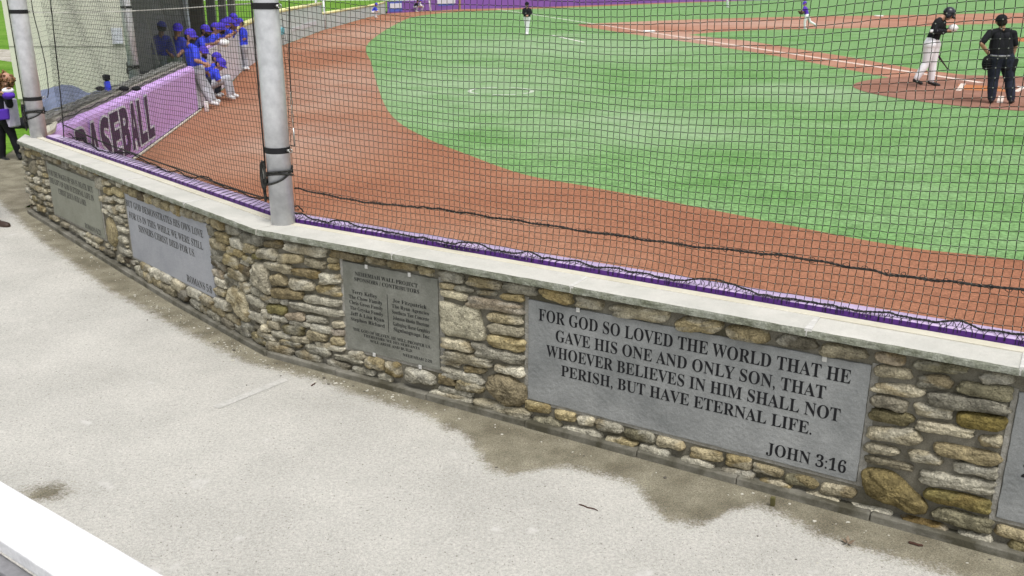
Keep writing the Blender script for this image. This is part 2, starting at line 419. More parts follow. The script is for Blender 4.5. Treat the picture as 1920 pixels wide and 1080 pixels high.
# ------------------------------------------------------------------ mesh helpers
class MB:
    def __init__(s):
        s.v = []; s.f = []; s.mi = []; s.tone = []

    def add(s, vs, fs, mi=0, tone=None):
        o = len(s.v)
        s.v.extend([tuple(map(float, p)) for p in vs])
        s.f.extend([tuple(i + o for i in f) for f in fs])
        s.mi.extend([mi] * len(fs))
        if tone is not None:
            s.tone.extend([tone] * len(vs))
        return o

    def hexa(s, p8, mi=0):
        """eight corners: bottom ring then top ring"""
        s.add(p8, [(3, 2, 1, 0), (4, 5, 6, 7), (0, 1, 5, 4), (1, 2, 6, 5), (2, 3, 7, 6), (3, 0, 4, 7)], mi)

    def box(s, c, d, mi=0, ax=None):
        c = np.array(c, float)
        ax = ax if ax is not None else np.eye(3)
        ax = [np.array(a, float) for a in ax]
        h = [x / 2 for x in d]
        p = []
        for z in (-1, 1):
            for (x, y) in ((-1, -1), (1, -1), (1, 1), (-1, 1)):
                p.append(c + ax[0] * h[0] * x + ax[1] * h[1] * y + ax[2] * h[2] * z)
        s.hexa(p, mi)

    def prism(s, pts, up, mi=0):
        """closed polygon pts (3-D) extruded by vector up"""
        n = len(pts)
        a = [np.array(p, float) for p in pts]
        b = [p + np.array(up, float) for p in a]
        s.add(a + b, [tuple(reversed(range(n))), tuple(range(n, 2 * n))] + [(i, (i + 1) % n, (i + 1) % n + n, i + n) for i in range(n)], mi)

    def tube(s, pts, r, n=8, mi=0, closed=False, caps=True):
        pts = [np.array(p, float) for p in pts]
        m = len(pts)
        rs = r if hasattr(r, '__len__') else [r] * m
        vs = []
        prev = None
        for i, p in enumerate(pts):
            if closed:
                t = pts[(i + 1) % m] - pts[i - 1]
            else:
                t = pts[min(i + 1, m - 1)] - pts[max(i - 1, 0)]
            t = t / (np.linalg.norm(t) + 1e-9)
            if prev is None:
                a = np.cross(t, [0, 0, 1]) if abs(t[2]) < .9 else np.cross(t, [1, 0, 0])
            else:
                a = prev - t * (prev @ t)
            a = a / (np.linalg.norm(a) + 1e-9)
            prev = a
            b = np.cross(t, a)
            for k in range(n):
                an = 2 * pi * k / n
                vs.append(p + (a * cos(an) + b * sin(an)) * rs[i])
        fs = []
        for i in range(m if closed else m - 1):
            j = (i + 1) % m
            for k in range(n):
                k2 = (k + 1) % n
                fs.append((i * n + k, i * n + k2, j * n + k2, j * n + k))
        if not closed and caps:
            fs.append(tuple(reversed(range(n)))); fs.append(tuple(range((m - 1) * n, m * n)))
        s.add(vs, fs, mi)

    def ellipsoid(s, c, r, ax=None, mi=0, nu=14, nv=9, v0=0.0, v1=pi, noise=0):
        c = np.array(c, float)
        ax = [np.array(a, float) for a in (ax if ax is not None else np.eye(3))]
        vs = []
        for i in range(nv + 1):
            th = v0 + (v1 - v0) * i / nv
            for k in range(nu):
                ph = 2 * pi * k / nu
                q = 1 + (random.uniform(-noise, noise) if noise else 0)
                vs.append(c + q * (ax[0] * r[0] * sin(th) * cos(ph) + ax[1] * r[1] * sin(th) * sin(ph) + ax[2] * r[2] * cos(th)))
        fs = []
        for i in range(nv):
            for k in range(nu):
                k2 = (k + 1) % nu
                fs.append((i * nu + k, (i + 1) * nu + k, (i + 1) * nu + k2, i * nu + k2))
        s.add(vs, fs, mi)

    def build(s, name, mats, parent=None, smooth=False, origin=None):
        me = bpy.data.meshes.new(name)
        off = np.array(parent_loc(parent) if parent is not None else (origin or (0, 0, 0)), float)
        v = np.array(s.v, float) - off
        me.from_pydata([tuple(p) for p in v], [], s.f)
        mats = mats if isinstance(mats, (list, tuple)) else [mats]
        for k in mats:
            me.materials.append(M[k])
        if len(mats) > 1:
            me.polygons.foreach_set('material_index', s.mi)
        if s.tone:
            ca = me.color_attributes.new('tone', 'FLOAT_COLOR', 'POINT')
            ca.data.foreach_set('color', np.array([(*t, 1) for t in s.tone], np.float32).ravel())
        if smooth:
            me.polygons.foreach_set('use_smooth', [True] * len(me.polygons))
        me.update()
        o = bpy.data.objects.new(name, me)
        COL.objects.link(o)
        if parent is not None:
            o.parent = parent
        elif origin is not None:
            o.location = origin
        return o


def parent_loc(o):
    p = np.zeros(3)
    while o is not None:
        p = p + np.array(o.location)
        o = o.parent
    return p


def bevel(o, w=.003, seg=2):
    md = o.modifiers.new('bevel', 'BEVEL'); md.width = w; md.segments = seg; md.limit_method = 'ANGLE'
    return o


def tag(o, label=None, cat=None, group=None, kind=None):
    if label: o['label'] = label
    if cat: o['category'] = cat
    if group: o['group'] = group
    if kind: o['kind'] = kind
    return o


def empty(name, loc, label, cat, group=None):
    o = bpy.data.objects.new(name, None)
    o.empty_display_size = .2
    COL.objects.link(o)
    o.location = tuple(map(float, loc))
    return tag(o, label, cat, group)


def struct(o):
    o['kind'] = 'structure'
    return o


# ================================================================== GROUND
def sheet(name, poly, z, m):
    mb = MB()
    mb.add([(x, y, z) for x, y in poly], [tuple(range(len(poly)))])
    return struct(mb.build(name, m))


def chain(pts, per=6):
    """Catmull-Rom through the points"""
    p = [np.array(q, float) for q in pts]
    out = []
    for i in range(len(p) - 1):
        p0, p1, p2, p3 = p[max(i - 1, 0)], p[i], p[i + 1], p[min(i + 2, len(p) - 1)]
        for k in range(per):
            t = k / per
            out.append(.5 * ((2 * p1) + (p2 - p0) * t + (2 * p0 - 5 * p1 + 4 * p2 - p3) * t * t + (3 * p1 - p0 - 3 * p2 + p3) * t ** 3))
    out.append(p[-1])
    return [tuple(q) for q in out]


sheet('ground', [(-700, -300), (900, -300), (900, 900), (-700, 900)], -.06, 'lawn')
BWA = np.array([-5.03, 9.70]); BWB = np.array([-6.40, 18.96])      # the padded wall that runs to the dugout
FOUL = [(-5.0, 9.7), (-6.40, 18.96), (-6.75, 20.5), (-7.35, 24.4), (-8.7, 31.03), (-9.75, 39.3), (-10.9, 55.0), (-11.66, 77.4), (-11.52, 88.0), (-5.8, 104.0), (0, 109.0),
        (9.6, 124.0), (28.9, 153.0), (60, 185), (160, 220)]
sheet('turf', [(x, y) for x, y in FOUL] + [(160, -5), (8, -1.0), (2.5, 3.6), (-1.55, 6.05)], -.012, 'turf')
edge = chain([(10.5, 4.6), (7.2, 6.7), (4.76, 8.18), (3.86, 8.64), (3.04, 9.41), (2.1, 10.4), (0.95, 11.51), (0.14, 12.31), (-0.64, 13.76), (-1.43, 15.39), (-2.25, 17.74), (-3.02, 21.5),
              (-4.56, 30.6), (-6.4, 42.3), (-7.7, 63.3), (-7.9, 80.0), (-5.2, 93.0), (1, 103.5), (12, 120), (30, 148), (60, 180), (159, 217)])
sheet('warning_track', [(10.5, -2.2), *edge] + list(reversed([(x + .02, y) for x, y in FOUL])) + [(-1.6, 5.98)], -.008, 'track')

# infield clay
strip_lo = chain([(4.25, 60.7), (6.23, 50.5), (8.1, 42.3), (9.48, 35.0), (10.19, 29.0), (10.6, 25.0)])
sheet('infield_clay', strip_lo + [(13.2, 26.2), (12.4, 28.6), (12.1, 33.4), (10.9, 44.0), (9.14, 49.36)] +
      chain([(11.13, 52.24), (14.12, 54.8), (17.62, 56.2), (24.5, 59.1), (35, 65.1), (60, 72)]) + [(90, 60), (95, 95)] +
      chain([(70, 96), (47.9, 89.7), (34.3, 83.1), (23.7, 78.8), (15.6, 73.6), (9.13, 68.1), (4.42, 63.3)]), -.008, 'dirt')
circ = [(12.75 + 4.25 * cos(a) * (1 + .01 * sin(5 * a)), 22.45 + 4.25 * sin(a)) for a in np.linspace(0, 2 * pi, 64)[:-1]]
sheet('home_circle', circ, -.004, 'homedirt')
sheet('pitching_mound', [(25.6 + 2.6 * cos(a), 44.5 + 2.6 * sin(a)) for a in np.linspace(0, 2 * pi, 40)[:-1]], -.008, 'orange')
sheet('batter_box_clay', [(10.95, 22.9), (11.55, 24.2), (12.3, 23.6), (11.9, 22.4)], -.001, 'orange')
sheet('batter_box_clay', [(12.25, 21.5), (12.95, 23.0), (13.7, 22.6), (13.0, 21.2)], -.001, 'orange')


def strip(name, a, b, w, z, m):
    a = np.array(a, float); b = np.array(b, float)
    d = (b - a) / np.linalg.norm(b - a); n = np.array([-d[1], d[0]]) * w / 2
    return sheet(name, [tuple(a - n), tuple(b - n), tuple(b + n), tuple(a + n)], z, m)


strip('foul_line', (12.35, 24.6), (7.53, 52.2), .22, -.003, 'clayline')
strip('foul_line', (7.35, 53.2), (-1.6, 104), .16, -.003, 'line')
strip('coach_box_line', (2.06, 48.82), (3.24, 42.74), .14, -.003, 'line')
strip('coach_box_line', (2.06, 48.82), (4.6, 50.0), .10, -.003, 'line')
strip('batter_box_line', (10.83, 22.63), (11.75, 24.35), .12, .001, 'clayline')
strip('batter_box_line', (10.6, 20.2), (11.3, 21.5), .12, .001, 'clayline')
strip('batter_box_line', (12.1, 22.4), (12.95, 23.6), .12, .001, 'clayline')
ring = MB()
rv, rf = [], []
for i in range(48):
    a = 2 * pi * i / 48
    for rr in (.70, .79):
        rv.append((-.27 + rr * cos(a) * 1.02, 22.6 + rr * sin(a) * 1.12, -.004))
for i in range(48):
    if i % 48 in (30, 31, 32, 33, 40, 41, 10, 11, 12):
        continue
    j = (i + 1) % 48
    rf.append((2 * i, 2 * i + 1, 2 * j + 1, 2 * j))
ring.add(rv, rf)
struct(ring.build('on_deck_circle', 'faintline'))


def base_bag(x, y, label):
    mb = MB(); mb.box((x, y, .035), (.62, .46, .08))
    o = bevel(mb.build('base_bag', 'base', origin=(x, y, 0)), .03, 3)
    tag(o, label, 'base', 'white bases on the clay')


base_bag(7.55, 52.4, 'square white base at the corner where the left foul line meets the clay')
base_bag(30.5, 79.5, 'small white base far off on the back edge of the infield clay')
hp = MB(); hp.prism([(12.95, 23.2, -.003), (13.2, 23.35, -.003), (13.05, 23.62, -.003), (12.75, 23.6, -.003), (12.7, 23.35, -.003)], (0, 0, .006))
tag(hp.build('home_plate', 'base', origin=(12.95, 23.4, 0)), 'white home plate in the clay beyond the umpire', 'home plate')


# walkway on the near side of the wall
def cam_side(x, y):
    p = np.array([x, y]) - CORNER
    oR, oL, sL = -(p @ NR), -(p @ NL), p @ DL
    if sL > 5.3:
        d = BWB - BWA
        return oL < 3.2 and (p + CORNER - BWA) @ np.array([d[1], -d[0]]) < -.25 * np.linalg.norm(d)
    return oR < .16 or oL < .16


# outline of the stain: along-wall position -> its width out from the wall
ST = [(-6.5, .04), (-5.2, .14), (-4.4, .20), (-3.7, .24), (-3.0, .25), (-2.1, .27), (-1.6, .23), (-.75, .21), (-.4, .19), (0, .16), (.3, .14), (.6, .13), (.9, .17), (1.3, .175), (1.5, .19), (1.67, .26), (1.8, .27), (1.91, .35), (2.04, .45), (2.13, .52),
      (2.26, .53), (2.36, .41), (2.46, .30), (2.6, .29), (2.73, .27), (2.85, .28), (2.97, .39), (3.09, .49), (3.22, .49), (3.3, .42), (3.36, .26), (3.45, .16), (3.58, .17), (3.76, .26), (3.93, .27), (4.2, .27), (6, .28)]


def damp(x, y):
    p = np.array([x, y]) - CORNER
    sR, oR, sL, oL = p @ DR, p @ NR, p @ DL, p @ NL
    if sR > 0:
        s, o = sR, oR
    elif sL > 0:
        s, o = -sL, oL
    else:
        s, o = 0, np.hypot(*p)
    w = np.interp(s, [q[0] for q in ST], [q[1] for q in ST])
    d = w - o
    # a small stain at the foot of the white rail
    q = onz(85, 925, 0)
    d = max(d, .085 - np.hypot((x - q[0]) * .75, (y - q[1]) * .9))
    return max(-1, min(1, d))


def build_path():
    xs = np.concatenate([np.arange(-40, -8, 2.0), np.arange(-8, 4.5, .05), np.arange(4.5, 30, 2.0)])
    ys = np.concatenate([np.arange(-20, 1.6, 1.2), np.arange(1.6, 11.2, .05), np.arange(11.2, 40, 1.0)])
    idx = {}
    vs, fs, dm = [], [], []

    def vid(i, j):
        k = (i, j)
        if k not in idx:
            idx[k] = len(vs)
            vs.append((xs[i], ys[j], path_z(xs[i], ys[j]) + .002))
            dm.append(damp(xs[i], ys[j]))
        return idx[k]
    for i in range(len(xs) - 1):
        for j in range(len(ys) - 1):
            if cam_side((xs[i] + xs[i + 1]) / 2, (ys[j] + ys[j + 1]) / 2):
                fs.append((vid(i, j), vid(i + 1, j), vid(i + 1, j + 1), vid(i, j + 1)))
    me = bpy.data.meshes.new('path')
    me.from_pydata(vs, [], fs)
    a = me.attributes.new('damp', 'FLOAT', 'POINT')
    a.data.foreach_set('value', np.array(dm, np.float32))
    me.materials.append(M['path'])
    me.polygons.foreach_set('use_smooth', [True] * len(fs))
    o = bpy.data.objects.new('path', me)
    COL.objects.link(o)
    struct(o)


build_path()
sheet('lawn', [(-5.66, 10.8), (-6.62, 18.9), (-7.0, 20.5), (-7.6, 24.4), (-8.95, 31.1), (-10.0, 39.4), (-11.15, 55.0), (-11.9, 77.4), (-11.8, 88.3), (-6.0, 104.5), (0, 109.6), (9.4, 124.6), (28.7, 153.6),
               (-20, 156), (-200, 156), (-200, -40), (-40, -20), (-18, 6.5), (-11.5, 9.6), *[tuple(onz(a, b, .16)[:2]) for a, b in ((-60, 332), (-20, 308), (0, 297), (22, 283), (40, 264))]], .158, 'lawn')
sheet('road', [(-200, 158), (30, 158), (60, 190), (-200, 190)], .06, 'road')
sheet('gravel_patch', [tuple(onz(a, b, .163)[:2]) for a, b in [(-60, 100), (-10, 92), (20, 93), (38, 100), (46, 110), (30, 117), (-5, 112), (-60, 120)]], .163, 'gravel')
strip('chalk_mark', onz(405, 765)[:2], onz(536, 712)[:2], .06, .0045, 'chalk')

# ================================================================== STONE WALL
WALL_LABEL = 'long knee-high field stone wall with bluestone cap bending beside the walkway'
wall = empty('stone_wall', (*CORNER, 0), WALL_LABEL, 'wall')
ZC0, ZC1 = .862, .900
mb = MB()


def slab(mb, sR, sL, o0, o1, z0, z1, mi=0, skew=0):
    """a bent bar along both runs of the wall, cut to the corner's mitre"""
    k = math.tan(radians(15.72 / 2))
    for fr, s1 in ((FR, sR), (FL, sL)):
        a = lambda o: o * k            # mitre: the corner recedes as the offset grows
        p = [fr.w(a(o0), o0, z0), fr.w(s1, o0, z0), fr.w(s1 + (skew * (o1 - o0) if fr is FL else 0), o1, z0), fr.w(a(o1), o1, z0)]
        mb.prism(p, (0, 0, z1 - z0), mi)


slab(mb, 7.5, 5.05, .058, .262, -.10, ZC0 - .002, 0, 1.7)
mb.build('mortar_core', 'mortar', wall)
mb = MB()
# footing course: separate kerb blocks butted end to end
for fr, s1, cuts in ((FR, 7.5, [.62, 1.35, 2.05, 2.75, 3.3, 3.95, 4.6, 5.3, 6.1, 6.9]), (FL, 5.10, [.7, 1.5, 2.3, 3.2, 4.2])):
    s1 = 5.06 if fr is FL else s1
    st = [.004] + cuts + [s1]
    for a, b in zip(st[:-1], st[1:]):
        zo = [path_z(*fr.w(q, 0, 0)[:2]) for q in (a, b)]
        j = random.uniform(-.004, .004)
        p = []
        for dz, (o0, o1) in ((-.09, (-.012 + j, .2)), (.040, (-.006 + j, .2))):
            p += [fr.w(a + .002, o0, zo[0] + dz), fr.w(b - .002, o0, zo[1] + dz), fr.w(b - .002, o1, zo[1] + dz), fr.w(a + .002, o1, zo[0] + dz)]
        mb.hexa(p)
o = mb.build('footing', 'footing', wall); bevel(o, .006, 2)

# cap stones, with rough front edges
JR = [0.006, 1.128, 2.330, 3.570, 4.456, 5.6, 6.7, 7.5]
JL = [0.006, 1.079, 2.22, 3.2, 4.12, 5.03]


def cap_stone(fr, a, b, first, skew=0):
    n = max(8, int((b - a) / .03))
    k = math.tan(radians(15.72 / 2)) if first else 0
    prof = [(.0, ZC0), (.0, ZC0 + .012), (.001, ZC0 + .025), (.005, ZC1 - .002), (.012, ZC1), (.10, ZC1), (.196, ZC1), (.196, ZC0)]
    h1 = random.uniform(-.003, .003)
    vs, fs = [], []
    ph = random.uniform(0, 9)
    for i in range(n + 1):
        t = i / n
        for q, (o, z) in enumerate(prof):
            sa = a + o * k
            s = sa + (b - .007 + skew * o - sa) * t
            jo = 0
            if q < 5:
                jo = .0015 * sin(s * 37 + ph + q) + random.uniform(-.0016, .0016)
            zz = z + (h1 if z >= ZC1 - .003 else 0) + (random.uniform(-.001, .001) if q == 5 else 0)
            vs.append(fr.w(s, o + jo, zz))
    m = len(prof)
    for i in range(n):
        for q in range(m):
            q2 = (q + 1) % m
            fs.append((i * m + q, i * m + q2, (i + 1) * m + q2, (i + 1) * m + q))
    fs.append(tuple(range(m))); fs.append(tuple(reversed(range(n * m, n * m + m))))
    c = MB(); c.add(vs, fs)
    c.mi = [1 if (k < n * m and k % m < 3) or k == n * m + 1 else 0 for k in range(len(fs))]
    return c


for fr, J in ((FR, JR), (FL, JL)):
    for i, (a, b) in enumerate(zip(J[:-1], J[1:])):
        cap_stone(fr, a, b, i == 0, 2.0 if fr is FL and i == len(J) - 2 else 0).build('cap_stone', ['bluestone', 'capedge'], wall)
mb = MB()
for fr, J in ((FR, JR[1:-1]), (FL, JL[1:-1])):
    for a in J:
        w = random.choice([.006, .012, .02])
        p = [fr.w(a - .008 - w * .3, .002, ZC0 + .002), fr.w(a + w, .002, ZC0 + .002), fr.w(a + w * .6, .19, ZC0 + .002), fr.w(a - .008, .19, ZC0 + .002)]
        mb.prism(p, (0, 0, ZC1 - ZC0 + .0012))
mb.build('cap_joint', 'joint', wall)
mb = MB()
slab(mb, 7.5, 5.04, .199, .262, ZC0 + .0, ZC1 + .004)
o = mb.build('ledge_board', 'cream', wall); bevel(o, .004)
# short return of the cap at the far end
mb = MB()
q = [onz(87, 233, .9), onz(108, 226, .9), onz(103, 241, .9), onz(85, 251, .9)]
mb.prism([(p[0], p[1], .86) for p in q], (0, 0, .04))
o = mb.build('end_board', 'cream', wall); bevel(o, .004)

# ------------------------------------------------------------------ the stones themselves
PAL = {'g': (.225, .215, .18), 'w': (.42, .40, .34), 't': (.29, .25, .165), 'o': (.255, .208, .115), 'd': (.105, .088, .062), 'v': (.165, .148, .07),
       'm': (.13, .104, .036), 'p': (.30, .25, .22), 'y': (.33, .285, .175), 'r': (.21, .125, .05)}


def mixc(key):
    c = np.mean([PAL[k] for k in key], axis=0)
    c = c * random.uniform(.76, 1.26) * np.array([1.0, .985, .92]) * 1.14
    return tuple(c + np.array([1, .9, .6]) * random.uniform(-.015, .015))


stones = MB()
PLAQ = {'R': [(.692, 1.425, .19, .785), (2.043, 3.862, .155, .770), (4.455, 6.27, .16, .775)], 'L': [(.81, 2.36, .2, .785), (2.97, 4.33, .235, .765)]}
stone_flat = []


def stone_flag():
    return True


OCC = {'R': [], 'L': []}


def outline(l, h, n=26, sq=None):
    sq = sq or random.uniform(2.8, 6.0)
    f = [random.uniform(-.055, .055) for _ in range(5)]
    p = [random.uniform(0, 6.28) for _ in range(5)]
    tp = random.uniform(-.18, .18)
    pts = []
    for k in range(n):
        a = 2 * pi * k / n
        c, s = cos(a), sin(a)
        r = (abs(c) ** sq + abs(s) ** sq) ** (-1 / sq)
        r *= 1 + sum(f[i] * sin((i + 2) * a + p[i]) for i in range(5))
        x, z = c * r * l / 2, s * r * h / 2
        z *= 1 + tp * (x / (l / 2))
        pts.append((x, z))
    return pts


def stone(fr, s, z, pts, tilt, tone, proud, rnd=.5):
    n = len(pts)
    ct, st = cos(tilt), sin(tilt)
    h = max(p[1] for p in pts) - min(p[1] for p in pts)
    l = max(p[0] for p in pts) - min(p[0] for p in pts)
    b = min(h, l)
    rings = [(1.0, -.03), (1.0, .15), (1 - .10 * rnd * 2, .55), (1 - .28 * rnd * 2, .85), (1 - .55 * rnd * 1.6, 1.0), (.22, 1.03)]
    vs, tones = [], []
    ph = [random.uniform(0, 9) for _ in range(4)]
    lich = random.random()
    tl = np.array(tone)
    for sc, out in rings:
        for k, (x, zz) in enumerate(pts):
            # inset measured from the outline, so long stones keep their full length
            d = math.hypot(x, zz) + 1e-6
            ins = (1 - sc) * b * .62
            q = max(.12, 1 - ins / d) if sc > .3 else .22
            X, Z = x * q, zz * q
            o = .058 - proud * out if out > 0 else .062 + .02
            o += proud * .12 * (sin(X * 60 + ph[0]) * cos(Z * 70 + ph[1])) * (1 if out > .3 else 0)
            vs.append(fr.w(s + X * ct - Z * st, o, z + X * st + Z * ct))
            if out > .3:
                q = vs[-1]; j = proud * .07
                vs[-1] = (q[0] + random.uniform(-j, j), q[1] + random.uniform(-j, j), q[2] + random.uniform(-j, j))
            v = .5 + .5 * sin(X * 23 + ph[2] + 2 * sin(Z * 31 + ph[3]))
            c = tl * (.86 + .26 * v)
            if lich > .6 and v > .72:
                c = c * .55 + np.array([.38, .37, .32]) * .45
            if lich < .25 and v < .3:
                c = c * .6 + np.array([.24, .17, .06]) * .4
            tones.append(tuple(c))
    m = len(rings)
    fs = []
    for i in range(m - 1):
        for k in range(n):
            k2 = (k + 1) % n
            fs.append((i * n + k, i * n + k2, (i + 1) * n + k2, (i + 1) * n + k))
    fs.append(tuple(range((m - 1) * n, m * n)))
    stone_flat.extend([random.random() < .55] * len(fs) if False else [stone_flag()] * len(fs))
    if fr is FL:
        fs = [tuple(reversed(f)) for f in fs]
    o = len(stones.v)
    stones.v.extend([tuple(map(float, p)) for p in vs]); stones.f.extend([tuple(i + o for i in f) for f in fs])
    stones.mi.extend([0] * len(fs)); stones.tone.extend(tones)


def zoomed(ox, oy, k, rows, bend=-1e9):
    for (x0, y0, x1, y1, th, c) in rows:
        a = (ox + x0 / k, oy + y0 / k); b = (ox + x1 / k, oy + y1 / k)
        mx, my = (a[0] + b[0]) / 2, (a[1] + b[1]) / 2
        lim = 480 + (my - 440) * .06
        fr, nm = (FR, 'R') if mx > lim else (FL, 'L')
        s0, z0 = fr.hit(*a, .045); s1, z1 = fr.hit(*b, .045)
        _, zt = fr.hit(mx, my - th / k / 2, .045); _, zb = fr.hit(mx, my + th / k / 2, .045)
        h = abs(zt - zb) * .97
        l = math.hypot(s1 - s0, z1 - z0)
        tilt = math.atan2((z1 - z0) * (1 if s1 > s0 else -1), abs(s1 - s0))
        l *= 1.03; h *= 1.07
        sc_, zc_ = (s0 + s1) / 2, (z0 + z1) / 2
        for a_, b_, c_, d_ in PLAQ[nm]:                 # stones stop at the pointing round a plaque
            if zc_ + h * .42 > c_ and zc_ - h * .42 < d_:
                if sc_ > b_ and sc_ - l / 2 < b_ + .012:
                    e_ = sc_ + l / 2; l = max(.05, e_ - b_ - .012); sc_ = e_ - l / 2
                elif sc_ < a_ and sc_ + l / 2 > a_ - .012:
                    e_ = sc_ - l / 2; l = max(.05, a_ - .012 - e_); sc_ = e_ + l / 2
        stone(fr, sc_, zc_, outline(l, h), tilt, mixc(c), min(.045, .016 + .28 * h) * random.uniform(.75, 1.05), random.uniform(.22, .42))
        OCC[nm].append(((s0 + s1) / 2, (z0 + z1) / 2, l, h))


def big(ox, oy, k, poly, c, proud=.04):
    P = [(ox + x / k, oy + y / k) for x, y in poly]
    mx = np.mean([p[0] for p in P]); my = np.mean([p[1] for p in P])
    lim = 480 + (my - 440) * .06
    fr, nm = (FR, 'R') if mx > lim else (FL, 'L')
    q = [fr.hit(*p, .045) for p in P]
    cs, cz = np.mean([p[0] for p in q]), np.mean([p[1] for p in q])
    pts = [(p[0] - cs, p[1] - cz) for p in q]
    if fr is FL:
        pts = pts[::-1]
    pts = [(a, b) for a, b in chain([*pts, pts[0]], 5)][:-1]
    pts = [(a * random.uniform(.985, 1.015), b * random.uniform(.985, 1.015)) for a, b in pts]
    if sum(pts[i][0] * pts[(i + 1) % len(pts)][1] - pts[(i + 1) % len(pts)][0] * pts[i][1] for i in range(len(pts))) < 0:
        pts = pts[::-1]
    stone(fr, cs, cz, pts, 0, mixc(c), proud, .3)
    OCC[nm].append((cs, cz, max(p[0] for p in pts) - min(p[0] for p in pts), max(p[1] for p in pts) - min(p[1] for p in pts)))


zoomed(600, 450, 4, [(80, 95, 325, 145, 55, 'td'), (345, 140, 495, 175, 55, 'dt'), (505, 175, 735, 210, 55, 't'), (740, 215, 850, 250, 60, 'yt'), (870, 255, 1080, 300, 75, 'g'),
                     (1110, 300, 1360, 345, 70, 'to'), (1380, 345, 1635, 385, 75, 'g'), (1655, 380, 1890, 455, 90, 'o'), (865, 335, 1005, 350, 45, 't'), (1010, 355, 1155, 380, 40, 'g'),
                     (1175, 390, 1325, 405, 38, 'g'), (870, 385, 1115, 435, 60, 'wy'), (1360, 420, 1525, 440, 50, 'o'), (1110, 455, 1520, 525, 80, 'tp'), (1255, 575, 1515, 605, 75, 't'),
                     (1265, 650, 1525, 695, 75, 'tw'), (1265, 740, 1535, 800, 95, 'oy'), (885, 760, 1150, 810, 80, 'wt'), (1160, 820, 1525, 895, 90, 'wg'), (890, 850, 1285, 925, 80, 'tg'),
                     (890, 905, 1055, 940, 35, 'w'), (1075, 965, 1245, 985, 45, 't'), (915, 985, 1220, 1060, 80, 'wg'), (1310, 955, 1530, 1000, 70, 'w'), (215, 865, 335, 870, 60, 'tw'),
                     (115, 870, 325, 915, 45, 'g'), (55, 920, 225, 955, 65, 'dg'), (345, 915, 480, 940, 90, 'to'), (490, 955, 610, 985, 100, 'o'), (255, 975, 415, 995, 60, 'g'),
                     (440, 1025, 540, 1040, 65, 'wg'), (645, 1005, 860, 1050, 95, 'wg')])
zoomed(800, 540, 4.154, [(97, 700, 225, 735, 75, 'od'), (235, 745, 440, 790, 80, 'ty'), (95, 775, 360, 840, 45, 'w'), (35, 815, 355, 895, 75, 'gw'), (380, 900, 800, 990, 105, 'tg'), (770, 910, 960, 945, 75, 'oy'),
                         (840, 1030, 1000, 1060, 65, 'wv')])
zoomed(960, 500, 4, [(480, 260, 685, 290, 85, 'tg'), (740, 325, 1185, 370, 95, 'tg'), (1230, 425, 1575, 450, 110, 'ot'), (1615, 490, 1920, 520, 115, 'ot')])
zoomed(1440, 550, 4, [(70, 345, 365, 385, 100, 'gd'), (390, 420, 740, 455, 95, 'gt'), (800, 475, 1030, 510, 85, 'tp'), (1085, 535, 1500, 575, 75, 'vg'), (775, 570, 1080, 610, 85, 'gt'),
                      (1120, 660, 1385, 670, 95, 'g'), (1590, 635, 1850, 650, 90, 'gw'), (1430, 700, 1835, 765, 105, 'gv'), (765, 700, 1175, 750, 85, 'wt'), (1200, 785, 1805, 860, 105, 'g'),
                      (760, 790, 1040, 850, 95, 'dg'), (1100, 870, 1385, 895, 105, 'gt'), (760, 900, 1080, 960, 95, 'dv'), (1415, 945, 1800, 980, 115, 'm'), (1120, 985, 1540, 1050, 80, 'wt'), (750, 1040, 1140, 1085, 110, 'tg')])
zoomed(1440, 810, 4, [(1580, 60, 1760, 80, 85, 'gt'), (715, 110, 980, 150, 75, 'tw'), (1055, 170, 1300, 215, 85, 'tg'), (1250, 120, 1745, 215, 105, 'ot'), (720, 195, 1085, 270, 50, 'gt'),
                      (1385, 250, 1725, 315, 80, 'wg'), (1140, 330, 1725, 435, 105, 'gw'), (1180, 460, 1710, 575, 105, 'mv'), (1245, 605, 1680, 710, 105, 'vg'), (990, 660, 1350, 745, 95, 'rv'), (1410, 780, 1695, 825, 95, 'gw'),
                      (610, 565, 945, 640, 75, 'w'), (400, 415, 660, 465, 75, 'ow'), (130, 340, 370, 395, 75, 'vg'), (275, 470, 540, 530, 75, 'wt'), (-70, 370, 180, 430, 85, 'o'), (-110, 260, 110, 315, 60, 't'),
                      (1700, 730, 1960, 800, 85, 't'), (1790, 860, 2000, 910, 120, 'dv'), (2000, 830, 2300, 880, 100, 'tg'), (2050, 960, 2350, 1020, 100, 'g')])
zoomed(960, 760, 4, [(325, 65, 475, 90, 70, 'oy'), (495, 110, 620, 125, 70, 'tw'), (635, 135, 830, 185, 75, 'wg'), (165, 125, 370, 145, 90, 'wv'), (380, 190, 670, 240, 90, 'gw'), (845, 205, 1065, 250, 75, 'vg'),
                     (705, 265, 935, 305, 85, 'yo'), (1080, 260, 1290, 310, 75, 'ow'), (960, 330, 1190, 380, 95, 'wg'), (1335, 350, 1575, 395, 75, 't'), (1265, 425, 1505, 465, 105, 'wg'), (1600, 405, 1795, 450, 90, 'o'),
                     (1555, 495, 1825, 545, 95, 'dw')])
